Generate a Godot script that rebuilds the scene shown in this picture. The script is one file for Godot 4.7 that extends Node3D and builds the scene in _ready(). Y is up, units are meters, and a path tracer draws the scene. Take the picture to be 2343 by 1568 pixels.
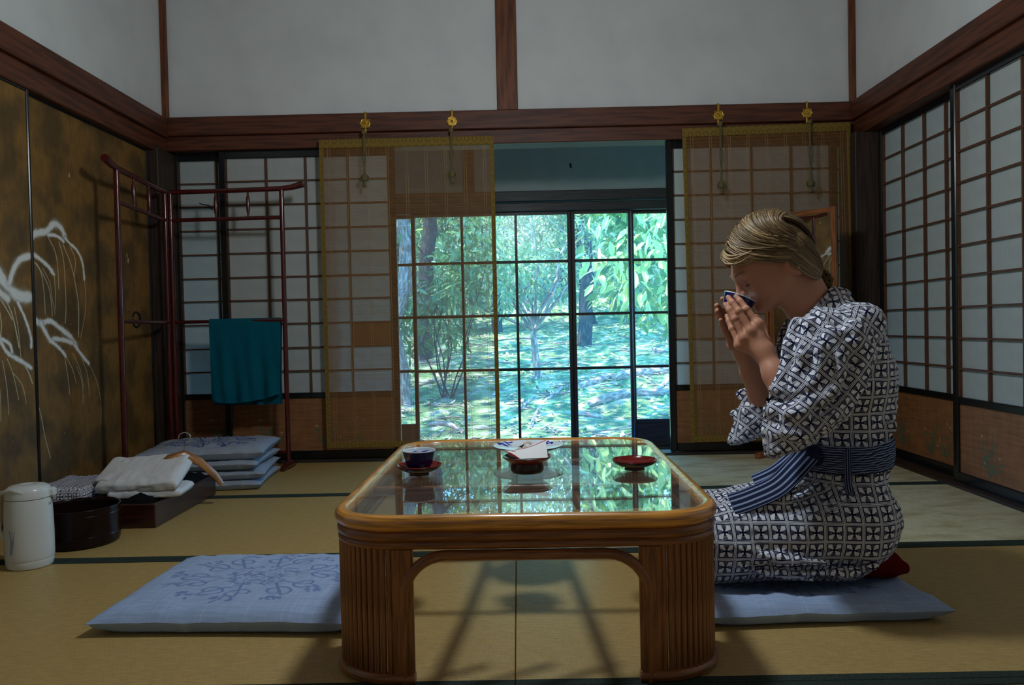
extends Node3D
# A tatami room with a kneeling tea drinker, looking out on a moss garden. Units are metres, y is up,
# the camera stands above the origin and looks along -z.

const BACK := -4.25      # plaster face of the back wall
const LEFT := -1.897     # face of the left wall
const RIGHT := 1.843     # face of the right wall
const CEIL := 2.62
const GARDEN := -5.3     # plane of the glazed garden doors

var M := {}              # materials
var T := {}              # textures
var rng := RandomNumberGenerator.new()
var names := {}


# ---------------------------------------------------------------- mesh building
class MB:
	var v := PackedVector3Array()
	var uv := PackedVector2Array()
	var col := PackedColorArray()
	var ix := PackedInt32Array()
	var nrm := PackedVector3Array()   # filled only when given
	var seam := PackedInt32Array()    # pairs of vertices that share a normal

	func put(p: Vector3, t := Vector2.ZERO) -> int:
		v.append(p)
		uv.append(t)
		return v.size() - 1

	func tri(a: int, b: int, c: int) -> void:
		ix.append(a)
		ix.append(b)
		ix.append(c)

	func quad(a: int, b: int, c: int, d: int) -> void:
		tri(a, b, c)
		tri(a, c, d)

	func face(p: Array, t: Array) -> void:
		var k := v.size()
		for i in 4:
			put(p[i], t[i])
		quad(k, k + 1, k + 2, k + 3)

	func box(c: Vector3, s: Vector3, b := Basis()) -> void:
		# uv in metres: v runs along the longest edge, for the grain
		var h := s * 0.5
		var long := 0
		if s.y >= s.x and s.y >= s.z:
			long = 1
		elif s.z >= s.x and s.z >= s.y:
			long = 2
		for ax in 3:
			var i := (ax + 1) % 3
			var j := (ax + 2) % 3
			if i == long:
				var k := i
				i = j
				j = k
			for sg in [-1.0, 1.0]:
				var p := []
				var t := []
				for q in [[-1.0, -1.0], [1.0, -1.0], [1.0, 1.0], [-1.0, 1.0]]:
					var w := Vector3.ZERO
					w[ax] = h[ax] * sg
					w[i] = h[i] * q[0]
					w[j] = h[j] * q[1]
					p.append(c + b * w)
					t.append(Vector2(c[i] + w[i], c[j] + w[j]))
				var n: Vector3 = (p[2] - p[0]).cross(p[1] - p[0])
				var o: Vector3 = (p[0] + p[2]) * 0.5 - c
				if n.dot(o) < 0.0:
					p.reverse()
					t.reverse()
				face(p, t)

	func cbox(c: Vector3, s: Vector3, e: float, b := Basis()) -> void:
		# a box with chamfered edges
		var h := s * 0.5
		var long := 0
		if s.y >= s.x and s.y >= s.z:
			long = 1
		elif s.z >= s.x and s.z >= s.y:
			long = 2
		var corner := func(sx: float, sy: float, sz: float, ax: int) -> Vector3:
			var w := Vector3(sx * (h.x - e), sy * (h.y - e), sz * (h.z - e))
			w[ax] = [sx, sy, sz][ax] * h[ax]
			return w
		var pts := {}
		for sx in [-1, 1]:
			for sy in [-1, 1]:
				for sz in [-1, 1]:
					for ax in 3:
						pts[[sx, sy, sz, ax]] = corner.call(float(sx), float(sy), float(sz), ax)
		var emit := func(list: Array) -> void:
			var mid := Vector3.ZERO
			for q in list:
				mid += q
			mid /= list.size()
			var n: Vector3 = (list[2] - list[0]).cross(list[1] - list[0])
			if n.dot(mid) < 0.0:
				list.reverse()
			var k := v.size()
			var na := n.abs()
			for q in list:
				var uvp := Vector2.ZERO
				var l: float = q[long] + c[long]
				var across := 0.0
				for ax in 3:
					if ax != long and not (na[ax] >= na.x and na[ax] >= na.y and na[ax] >= na.z):
						across = q[ax] + c[ax]
				uvp = Vector2(across, l)
				put(c + b * q, uvp)
			tri(k, k + 1, k + 2)
			if list.size() == 4:
				tri(k, k + 2, k + 3)
		for ax in 3:
			var i := (ax + 1) % 3
			var j := (ax + 2) % 3
			for sg in [-1, 1]:
				var l := []
				for q in [[-1, -1], [1, -1], [1, 1], [-1, 1]]:
					var key := [0, 0, 0, ax]
					key[ax] = sg
					key[i] = q[0]
					key[j] = q[1]
					l.append(pts[key])
				emit.call(l)
			for si in [-1, 1]:
				for sj in [-1, 1]:
					var l2 := []
					for q in [[-1, i], [1, i], [1, j], [-1, j]]:
						var key2 := [0, 0, 0, q[1]]
						key2[ax] = q[0]
						key2[i] = si
						key2[j] = sj
						l2.append(pts[key2])
					emit.call(l2)
		for sx in [-1, 1]:
			for sy in [-1, 1]:
				for sz in [-1, 1]:
					emit.call([pts[[sx, sy, sz, 0]], pts[[sx, sy, sz, 1]], pts[[sx, sy, sz, 2]]])

	func tube(p: Array, r, sides := 8, flat := 1.0, up := Vector3.UP, closed := false) -> void:
		# sweeps a circle (flattened along the second axis) along the points p; r is a number or one per point
		var n := p.size()
		var base := v.size()
		var along := 0.0
		var nx := Vector3.ZERO
		for i in n:
			var a: Vector3 = p[(i - 1 + n) % n] if closed else p[max(i - 1, 0)]
			var b: Vector3 = p[(i + 1) % n] if closed else p[min(i + 1, n - 1)]
			var t := (b - a).normalized()
			if i == 0:
				nx = up.cross(t)
				if nx.length() < 0.05:
					nx = Vector3.RIGHT.cross(t)
			nx = (nx - t * nx.dot(t)).normalized()
			var ny := t.cross(nx)
			var rr: float = r if (r is float or r is int) else r[i]
			if i > 0:
				along += (p[i] - p[i - 1]).length()
			for k in sides + 1:
				var g := TAU * k / sides
				put(p[i] + nx * cos(g) * rr + ny * sin(g) * rr * flat, Vector2(float(k) / sides * TAU * rr, along))
			seam.append(v.size() - 1)
			seam.append(v.size() - 1 - sides)
		var m := n if closed else n - 1
		for i in m:
			var i2 := (i + 1) % n
			for k in sides:
				quad(base + i * (sides + 1) + k, base + i * (sides + 1) + k + 1, base + i2 * (sides + 1) + k + 1, base + i2 * (sides + 1) + k)
		if not closed:
			for e in [0, n - 1]:
				var rr2: float = r if (r is float or r is int) else r[e]
				if rr2 < 0.0006:
					continue
				var c := put(p[e])
				var first := v.size()
				for k in sides + 1:
					put(v[base + e * (sides + 1) + k])
				for k in sides:
					if e == 0:
						tri(c, first + k + 1, first + k)
					else:
						tri(c, first + k, first + k + 1)

	func lathe(prof: Array, segs := 32, xf := Transform3D(), squash := 1.0) -> void:
		# prof: Vector2(radius, height); a repeated point makes a sharp edge
		var rows := []
		for i in prof.size():
			var row := v.size()
			for k in segs + 1:
				var g := TAU * k / segs
				put(xf * Vector3(cos(g) * prof[i].x, prof[i].y, sin(g) * prof[i].x * squash), Vector2(float(k) / segs, float(i) / maxf(1.0, prof.size() - 1)))
			rows.append(row)
			seam.append(row)
			seam.append(row + segs)
		for i in prof.size() - 1:
			if prof[i].is_equal_approx(prof[i + 1]):
				continue
			for k in segs:
				quad(rows[i] + k, rows[i + 1] + k, rows[i + 1] + k + 1, rows[i] + k + 1)

	func grid(nu: int, nv: int, f: Callable, uvf = null) -> void:
		var base := v.size()
		for j in nv + 1:
			for i in nu + 1:
				var a := float(i) / nu
				var b := float(j) / nv
				put(f.call(a, b), uvf.call(a, b) if uvf else Vector2(a, b))
		for j in nv:
			for i in nu:
				var k := base + j * (nu + 1) + i
				quad(k, k + nu + 1, k + nu + 2, k + 1)

	func mesh(m: Material = null) -> ArrayMesh:
		var arr := []
		arr.resize(Mesh.ARRAY_MAX)
		var n := nrm
		if n.is_empty():
			n.resize(v.size())
			for q in range(0, ix.size(), 3):
				var a := v[ix[q]]
				var fn := (v[ix[q + 2]] - a).cross(v[ix[q + 1]] - a)
				n[ix[q]] += fn
				n[ix[q + 1]] += fn
				n[ix[q + 2]] += fn
			for i in range(0, seam.size(), 2):
				var both := n[seam[i]] + n[seam[i + 1]]
				n[seam[i]] = both
				n[seam[i + 1]] = both
			for i in n.size():
				n[i] = n[i].normalized() if n[i].length_squared() > 1e-20 else Vector3.UP
		arr[Mesh.ARRAY_VERTEX] = v
		arr[Mesh.ARRAY_NORMAL] = n
		arr[Mesh.ARRAY_TEX_UV] = uv
		if col.size() == v.size():
			arr[Mesh.ARRAY_COLOR] = col
		arr[Mesh.ARRAY_INDEX] = ix
		var am := ArrayMesh.new()
		am.add_surface_from_arrays(Mesh.PRIMITIVE_TRIANGLES, arr)
		if m:
			am.surface_set_material(0, m)
		return am


# ---------------------------------------------------------------- nodes
func numbered(called: String) -> String:
	var k: int = names.get(called, 0)
	names[called] = k + 1
	return called if k == 0 else "%s_%03d" % [called, k]


func tag(o: Node, label: String, category := "", group := "", kind := "") -> Node:
	o.set_meta("label", label)
	if category:
		o.set_meta("category", category)
	if group:
		o.set_meta("group", group)
	if kind:
		o.set_meta("kind", kind)
	return o


func thing(called: String, label: String, category: String, at := Vector3.ZERO, turn := 0.0, group := "", kind := "") -> Node3D:
	var o := Node3D.new()
	o.name = numbered(called)
	add_child(o)
	o.position = at
	o.rotation.y = turn
	tag(o, label, category, group, kind)
	return o


func part(called: String, m, material: Material, parent: Node, at := Vector3.ZERO) -> MeshInstance3D:
	var o := MeshInstance3D.new()
	o.name = called if parent != self else numbered(called)
	o.mesh = m.mesh() if m is MB else m
	o.material_override = null
	for s in o.mesh.get_surface_count():
		o.set_surface_override_material(s, material)
	parent.add_child(o, true)
	o.position = at
	return o


func bar(called: String, c: Vector3, s: Vector3, material: Material, parent: Node, e := 0.0) -> MeshInstance3D:
	# a straight piece of wood, placed by its centre
	var m := MB.new()
	if e > 0.0:
		m.cbox(Vector3.ZERO, s, e)
	else:
		m.box(Vector3.ZERO, s)
	return part(called, m, material, parent, c)


func span(called: String, a: Vector3, b: Vector3, material: Material, parent: Node, e := 0.0) -> MeshInstance3D:
	# the same, from corner to corner
	return bar(called, (a + b) * 0.5, (b - a).abs(), material, parent, e)


# ---------------------------------------------------------------- textures and materials
func noise_tex(freq: float, ramp: Array, size := 256, kind := FastNoiseLite.TYPE_SIMPLEX_SMOOTH, octaves := 4, sd := 1) -> NoiseTexture2D:
	var n := FastNoiseLite.new()
	n.noise_type = kind
	n.frequency = freq
	n.fractal_octaves = octaves
	n.seed = sd
	var t := NoiseTexture2D.new()
	t.width = size
	t.height = size
	t.seamless = true
	t.noise = n
	var g := Gradient.new()
	var offs := PackedFloat32Array()
	var cols := PackedColorArray()
	for r in ramp:
		offs.append(r[0])
		cols.append(r[1])
	g.offsets = offs
	g.colors = cols
	t.color_ramp = g
	return t


func lin(r: float, g: float, b: float) -> Color:
	return Color(r, g, b).linear_to_srgb()


func mat(called: String, c: Color, rough := 0.7, spec := 0.5, metal := 0.0) -> StandardMaterial3D:
	var m := StandardMaterial3D.new()
	m.resource_name = called
	m.albedo_color = c
	m.roughness = rough
	m.metallic_specular = spec
	m.metallic = metal
	m.cull_mode = BaseMaterial3D.CULL_DISABLED
	M[called] = m
	return m


func wood(called: String, tint: Color, rough: float, along := 0.55, across := 9.0, coat := 0.0) -> StandardMaterial3D:
	var m := mat(called, tint, rough)
	m.albedo_texture = T.grain
	m.uv1_scale = Vector3(across, along, 1)
	m.heightmap_enabled = true
	m.heightmap_texture = T.grain
	m.heightmap_scale = 0.05
	if coat > 0.0:
		m.clearcoat_enabled = true
		m.clearcoat = coat
		m.clearcoat_roughness = 0.18
	return m


func image_tex(w: int, h: int, f: Callable) -> ImageTexture:
	var d := PackedByteArray()
	d.resize(w * h * 3)
	var k := 0
	for y in h:
		for x in w:
			var c: Color = f.call(x, y)
			d[k] = int(clampf(c.r, 0, 1) * 255.0)
			d[k + 1] = int(clampf(c.g, 0, 1) * 255.0)
			d[k + 2] = int(clampf(c.b, 0, 1) * 255.0)
			k += 3
	return ImageTexture.create_from_image(Image.create_from_data(w, h, false, Image.FORMAT_RGB8, d))


func brush(im: Image, p: Array, r: float, c: Color, soft := 0.5, opacity := 1.0, rough := 0.0) -> void:
	# paints a stroke through the points p (pixels) with a brush of radius r
	for i in p.size() - 1:
		var a: Vector2 = p[i]
		var b: Vector2 = p[i + 1]
		var steps := int(ceil((b - a).length() / maxf(0.5, r * 0.4)))
		for s in steps:
			var q := a.lerp(b, float(s) / steps)
			var rr := r * (1.0 + rough * rng.randf_range(-1, 1))
			q += Vector2(rng.randf_range(-1, 1), rng.randf_range(-1, 1)) * rough * r * 0.5
			for y in range(int(q.y - rr), int(q.y + rr) + 2):
				for x in range(int(q.x - rr), int(q.x + rr) + 2):
					if x < 0 or y < 0 or x >= im.get_width() or y >= im.get_height():
						continue
					var d := Vector2(x, y).distance_to(q) / rr
					if d > 1.0:
						continue
					var al := opacity * (1.0 if d < soft else 1.0 - (d - soft) / (1.0 - soft))
					if rough > 0.0:
						al *= 0.6 + 0.4 * rng.randf()
					im.set_pixel(x, y, im.get_pixel(x, y).lerp(c, al))


func smooth_line(p: Array, n := 6) -> Array:
	var o := []
	for i in p.size() - 1:
		var a = p[max(i - 1, 0)]
		var b = p[i]
		var c = p[i + 1]
		var d = p[min(i + 2, p.size() - 1)]
		for s in n:
			var t := float(s) / n
			o.append(b.cubic_interpolate(c, a, d, t))
	o.append(p[p.size() - 1])
	return o


func _ready() -> void:
	# camera
	var cam := Camera3D.new()
	cam.name = "camera"
	add_child(cam)
	cam.fov = 47.424
	cam.near = 0.02
	cam.far = 200.0
	var fw := Vector3(-0.0077, -0.0206, -0.99976)
	var rt := Vector3(0.99974, -0.0215, -0.00726)
	fw = fw.normalized()
	rt = (rt - fw * rt.dot(fw)).normalized()
	cam.transform = Transform3D(Basis(rt, rt.cross(fw), -fw), Vector3(0, 0.715, 0))
	cam.current = true
	# sky and exposure
	var sky := ProceduralSkyMaterial.new()
	sky.sky_top_color = lin(0.10, 0.42, 0.96)
	sky.sky_horizon_color = lin(0.26, 0.70, 1.0)
	sky.ground_bottom_color = lin(0.10, 0.14, 0.12)
	sky.ground_horizon_color = lin(0.25, 0.35, 0.35)
	sky.sun_angle_max = 1.0
	var env := Environment.new()
	env.background_mode = Environment.BG_SKY
	env.sky = Sky.new()
	env.sky.sky_material = sky
	env.background_energy_multiplier = 10.5
	env.tonemap_mode = Environment.TONE_MAPPER_LINEAR
	env.tonemap_exposure = 1.0
	env.sdfgi_enabled = true
	env.ssao_enabled = true
	env.ssil_enabled = true
	var we := WorldEnvironment.new()
	we.name = "world"
	we.environment = env
	add_child(we)
	# sun, high over the left shoulder of the slope
	var sun := DirectionalLight3D.new()
	sun.name = "sun"
	sun.light_color = Color(1.0, 0.97, 0.86)
	sun.light_energy = 4.8
	sun.light_angular_distance = 0.6
	sun.shadow_enabled = true
	sun.sky_mode = DirectionalLight3D.SKY_MODE_LIGHT_ONLY
	add_child(sun)
	sun.look_at_from_position(Vector3(-3.2, 7.0, 1.6), Vector3(0, 0, 0))
	make_textures()
	make_materials()
	build_shell()
	build_floor()
	build_paper_doors()
	build_painted_doors()
	build_garden_doors()
	build_lamp()
	build_corridor_nail()
	build_table()
	build_tableware()
	build_blinds()
	build_rack()
	build_cushions()
	build_left_things()
	build_mirror()
	build_person()
	build_garden()


func make_textures() -> void:
	T.grain = noise_tex(0.02, [[0.0, Color(0.62, 0.6, 0.58)], [0.35, Color(0.8, 0.79, 0.78)], [0.6, Color(0.95, 0.95, 0.95)], [1.0, Color(1, 1, 1)]], 256, FastNoiseLite.TYPE_SIMPLEX, 5, 4)
	T.mottle = noise_tex(0.012, [[0.0, Color(0.95, 0.95, 0.955)], [0.5, Color(0.98, 0.98, 0.98)], [1.0, Color(1, 1, 1)]], 256, FastNoiseLite.TYPE_SIMPLEX_SMOOTH, 5, 9)
	T.smudge = noise_tex(0.012, [[0.0, Color(0.82, 0.79, 0.70)], [0.45, Color(0.97, 0.96, 0.93)], [0.7, Color(1, 1, 1)], [1.0, Color(0.90, 0.88, 0.80)]], 256, FastNoiseLite.TYPE_SIMPLEX, 5, 19)
	T.fine = noise_tex(0.12, [[0.0, Color(0.7, 0.7, 0.7)], [1.0, Color(1, 1, 1)]], 256, FastNoiseLite.TYPE_SIMPLEX, 3, 12)
	# woven rush: ribs along u, stems across
	var rn := FastNoiseLite.new()
	rn.seed = 5
	rn.frequency = 0.05
	T.rush = image_tex(512, 512, func(x, y):
		var rib := 0.5 + 0.5 * cos(TAU * y / 8.0)
		var stem := 0.5 + 0.5 * cos(TAU * (x + (4 if (y / 8) % 2 else 0)) / 8.0)
		var g := 0.80 + 0.12 * rib + 0.05 * stem + 0.10 * rn.get_noise_2d(x * 0.25, y * 2.0) + 0.06 * rn.get_noise_2d(x * 3.0, y * 0.3)
		return Color(g, g * 0.99, g * (0.95 + 0.05 * rn.get_noise_2d(y * 0.7, x * 0.2))))
	T.rush_height = image_tex(256, 256, func(x, y):
		var rib2 := absf(sin(PI * y / 8.0))
		var st := 0.75 + 0.25 * cos(TAU * (x + (4 if (y / 8) % 2 else 0)) / 8.0)
		return Color(rib2 * st, rib2 * st, rib2 * st))
	# robe print: framed squares with four pale blobs
	T.robe = image_tex(256, 256, func(x, y):
		var u: float = (x + 0.5) / 256.0 - 0.5
		var w: float = (y + 0.5) / 256.0 - 0.5
		var m := maxf(absf(u), absf(w))
		var dark := 0.0
		if absf(m - 0.385) < 0.032:
			dark = 1.0
		if absf(m - 0.463) < 0.014:
			dark = 1.0
		if m < 0.36:
			if Vector2(u, w).length() < 0.085:
				dark = 1.0
			for q in [Vector2(0, 1), Vector2(1, 0)]:
				var l := absf(Vector2(u, w).dot(q))
				var s := absf(Vector2(u, w).dot(Vector2(q.y, q.x)))
				if s < 0.035 + 0.12 * clampf((l - 0.06) / 0.3, 0, 1):
					dark = 1.0 if int(l * 60.0) % 4 != 0 or l < 0.15 else 0.35
		var pale := Color(0.93, 0.94, 0.97)
		return pale.lerp(Color(0.10, 0.11, 0.24), dark))
	# sash: narrow stripes
	T.sash = image_tex(64, 64, func(_x, y):
		var k := fposmod(y / 64.0 * 3.0, 1.0)
		return Color(0.15, 0.18, 0.29) if k < 0.62 else Color(0.58, 0.64, 0.78))
	T.cushion = cushion_print(Color(0.62, 0.70, 0.84), Color(0.46, 0.55, 0.74), 0.55, 21)
	T.cushion_dark = cushion_print(Color(0.60, 0.64, 0.70), Color(0.22, 0.30, 0.52), 0.8, 22)
	T.painting = fusuma_painting()
	T.plant_panel = plant_panel()
	T.brocade = image_tex(64, 64, func(x, y):
		var d := Vector2(fposmod(x, 32.0) - 16.0, fposmod(y + (16 if x >= 32 else 0), 32.0) - 16.0).length()
		return Color(0.57, 0.47, 0.23) if absf(d - 9.0) > 1.6 else Color(0.46, 0.37, 0.19))
	T.porcelain = porcelain_print()
	T.moss = noise_tex(0.012, [[0.0, Color(0.44, 0.44, 0.43)], [0.32, Color(0.40, 0.49, 0.38)], [0.5, Color(0.49, 0.60, 0.43)], [0.62, Color(0.62, 0.70, 0.52)], [0.75, Color(0.78, 0.74, 0.73)], [1.0, Color(0.58, 0.62, 0.54)]], 512, FastNoiseLite.TYPE_SIMPLEX, 6, 33)
	T.moss_fine = noise_tex(0.06, [[0.0, Color(0.45, 0.5, 0.45)], [0.5, Color(0.9, 0.92, 0.88)], [1.0, Color(1, 1, 0.95)]], 512, FastNoiseLite.TYPE_CELLULAR, 4, 34)
	T.bark = noise_tex(0.03, [[0.0, Color(0.35, 0.32, 0.3)], [0.5, Color(0.62, 0.58, 0.55)], [1.0, Color(0.9, 0.86, 0.82)]], 256, FastNoiseLite.TYPE_CELLULAR, 4, 35)


func cushion_print(ground: Color, ink: Color, strength: float, sd: int) -> ImageTexture:
	rng.seed = sd
	var im := Image.create(768, 768, false, Image.FORMAT_RGB8)
	var n := FastNoiseLite.new()
	n.seed = sd
	n.frequency = 0.03
	var column := PackedFloat32Array()
	var row := PackedFloat32Array()
	for i in 768:
		column.append((0.10 if rng.randf() < 0.05 else 0.0) + rng.randf_range(-0.02, 0.02))
		row.append(rng.randf_range(-0.025, 0.025))
	for y in 768:
		for x in 768:
			var slub := column[x] * (0.5 + 0.5 * sin(y * 0.02 + x)) + row[y] + 0.05 * n.get_noise_2d(x * 0.3, y * 2.0)
			im.set_pixel(x, y, Color(ground.r + slub, ground.g + slub, ground.b + slub))
	var c := Vector2(384, 384)
	# arabesque: a wreath of scrolls with leaf sprays round a flower medallion
	for k in 12:
		var g := TAU * k / 12.0
		var at := c + Vector2(cos(g), sin(g)) * 205.0
		var turn := 1.0 if k % 2 else -1.0
		var p := []
		for s in 26:
			var q := s / 25.0
			p.append(at + Vector2(cos(g + turn * q * 8.0), sin(g + turn * q * 8.0)) * (52.0 * (1.0 - q * 0.85)))
		p.insert(0, c + Vector2(cos(g + 0.2 * turn), sin(g + 0.2 * turn)) * 118.0)
		brush(im, p, 6.0, ink, 0.5, strength)
		for b in 12:
			var h := g + 0.13 + rng.randf_range(-0.13, 0.13)
			var w := c + Vector2(cos(h), sin(h)) * rng.randf_range(246.0, 292.0)
			brush(im, [w, w + Vector2(cos(h), sin(h)).rotated(rng.randf_range(-1, 1)) * 16.0], 6.0, ink, 0.6, strength)
	for b in 170:
		var h2 := rng.randf() * TAU
		var w2 := c + Vector2(cos(h2), sin(h2)) * 122.0 * sqrt(rng.randf())
		var e := w2 + Vector2.RIGHT.rotated(rng.randf() * TAU) * rng.randf_range(6, 22)
		brush(im, [w2, (w2 + e) * 0.5 + Vector2(4, 3), e], rng.randf_range(3.0, 6.5), ink, 0.5, strength * rng.randf_range(0.5, 1.0))
	return ImageTexture.create_from_image(im)


func fusuma_painting() -> ImageTexture:
	# snow on a drooping willow over tarnished gold ground; the picture spans z -4.1 .. -2.46 and y 0.05 .. 1.69
	rng.seed = 77
	var n := FastNoiseLite.new()
	n.seed = 8
	n.frequency = 0.006
	n.fractal_octaves = 5
	var d := PackedByteArray()
	d.resize(1024 * 1024 * 3)
	var k := 0
	for y in 1024:
		for x in 1024:
			var a := n.get_noise_2d(x, y)
			var b := n.get_noise_2d(x * 9.0 + 500.0, y * 3.0)
			var dark := clampf((a + 0.25) * 0.55, 0.0, 0.34)
			var t := 1.0 + 0.10 * b + 0.10 * a
			d[k] = int(clampf((0.53 * t) * (1.0 - dark), 0, 1) * 255.0)
			d[k + 1] = int(clampf((0.385 * t) * (1.0 - dark * 0.9), 0, 1) * 255.0)
			d[k + 2] = int(clampf((0.19 * t) * (1.0 - dark * 0.6), 0, 1) * 255.0)
			k += 3
	var im := Image.create_from_data(1024, 1024, false, Image.FORMAT_RGB8, d)
	var scale := 1024.0 / 1.64
	for s in STROKES:
		var p := []
		for i in range(0, s[2].size(), 2):
			p.append(Vector2((s[2][i] + 4.1) * scale, (1.69 - s[2][i + 1]) * scale))
		p = smooth_line(p, 5)
		var thick: float = s[0] * scale * (0.5 if s[0] < 0.009 else 0.72)
		if s[0] > 0.009:
			brush(im, p, thick * 1.7, Color(0.62, 0.60, 0.56), 0.2, 0.6, 0.35)
			brush(im, p, thick * 1.1, Color(0.90, 0.89, 0.87), 0.4, 0.9, 0.3)
		else:
			brush(im, p, maxf(1.6, thick), Color(0.80, 0.75, 0.62), 0.4, minf(1.0, 1.1 * s[1]), 0.2)
	# worn spots and the ghost of an old ring pull
	for w in [[-3.86, 1.115, 0.012], [-3.87, 1.09, 0.016], [-3.38, 1.42, 0.012]]:
		var at := Vector2((w[0] + 4.1) * scale, (1.69 - w[1]) * scale)
		brush(im, [at, at + Vector2(2, 10)], w[2] * scale * 0.5, Color(0.74, 0.66, 0.45), 0.5, 0.8, 0.4)
	for s in 60:
		var q := Vector2(rng.randf() * 1024, rng.randf_range(300, 1020))
		brush(im, [q, q + Vector2(rng.randf_range(-6, 10), rng.randf_range(-3, 6))], 1.2, Color(0.70, 0.60, 0.36), 0.4, 0.5, 0.3)
	return ImageTexture.create_from_image(im)


func plant_panel() -> ImageTexture:
	# wainscot board of a sliding door with a faded flower painting
	rng.seed = 31
	var n := FastNoiseLite.new()
	n.seed = 3
	n.frequency = 0.02
	var im := Image.create(512, 192, false, Image.FORMAT_RGB8)
	for y in 192:
		for x in 512:
			var g := 1.0 + 0.16 * n.get_noise_2d(x * 0.35, y * 4.0) + 0.10 * n.get_noise_2d(x * 2.0, y * 0.5)
			im.set_pixel(x, y, Color(0.56 * g, 0.37 * g, 0.22 * g))
	for k in 3:
		var root := Vector2([120, 300, 395][k], 182)
		for s in 9:
			var tip := root + Vector2(rng.randf_range(-46, 46), rng.randf_range(-120, -30))
			brush(im, [root, (root + tip) * 0.5 + Vector2(rng.randf_range(-10, 10), 0), tip], 1.6, Color(0.36, 0.38, 0.28), 0.4, 0.6)
			for l in 3:
				var a := root.lerp(tip, rng.randf_range(0.2, 0.9))
				brush(im, [a, a + Vector2(rng.randf_range(-18, 18), rng.randf_range(-12, 4))], 3.2, Color(0.33, 0.42, 0.33), 0.4, 0.55)
			if s < 3:
				brush(im, [tip, tip + Vector2(3, 2)], 4.0, Color(0.74, 0.66, 0.56), 0.4, 0.7, 0.3)
	return ImageTexture.create_from_image(im)


func porcelain_print() -> ImageTexture:
	rng.seed = 44
	var im := Image.create(256, 256, false, Image.FORMAT_RGB8)
	im.fill(Color(0.86, 0.90, 0.93))
	for k in 26:
		var a := Vector2(rng.randf_range(0, 256), rng.randf_range(20, 236))
		var p := [a]
		for s in 4:
			p.append(p[-1] + Vector2(rng.randf_range(-22, 22), rng.randf_range(-18, 18)))
		brush(im, smooth_line(p, 4), rng.randf_range(2, 7), Color(0.08, 0.18, 0.62), 0.5, rng.randf_range(0.5, 1.0))
	return ImageTexture.create_from_image(im)


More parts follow.
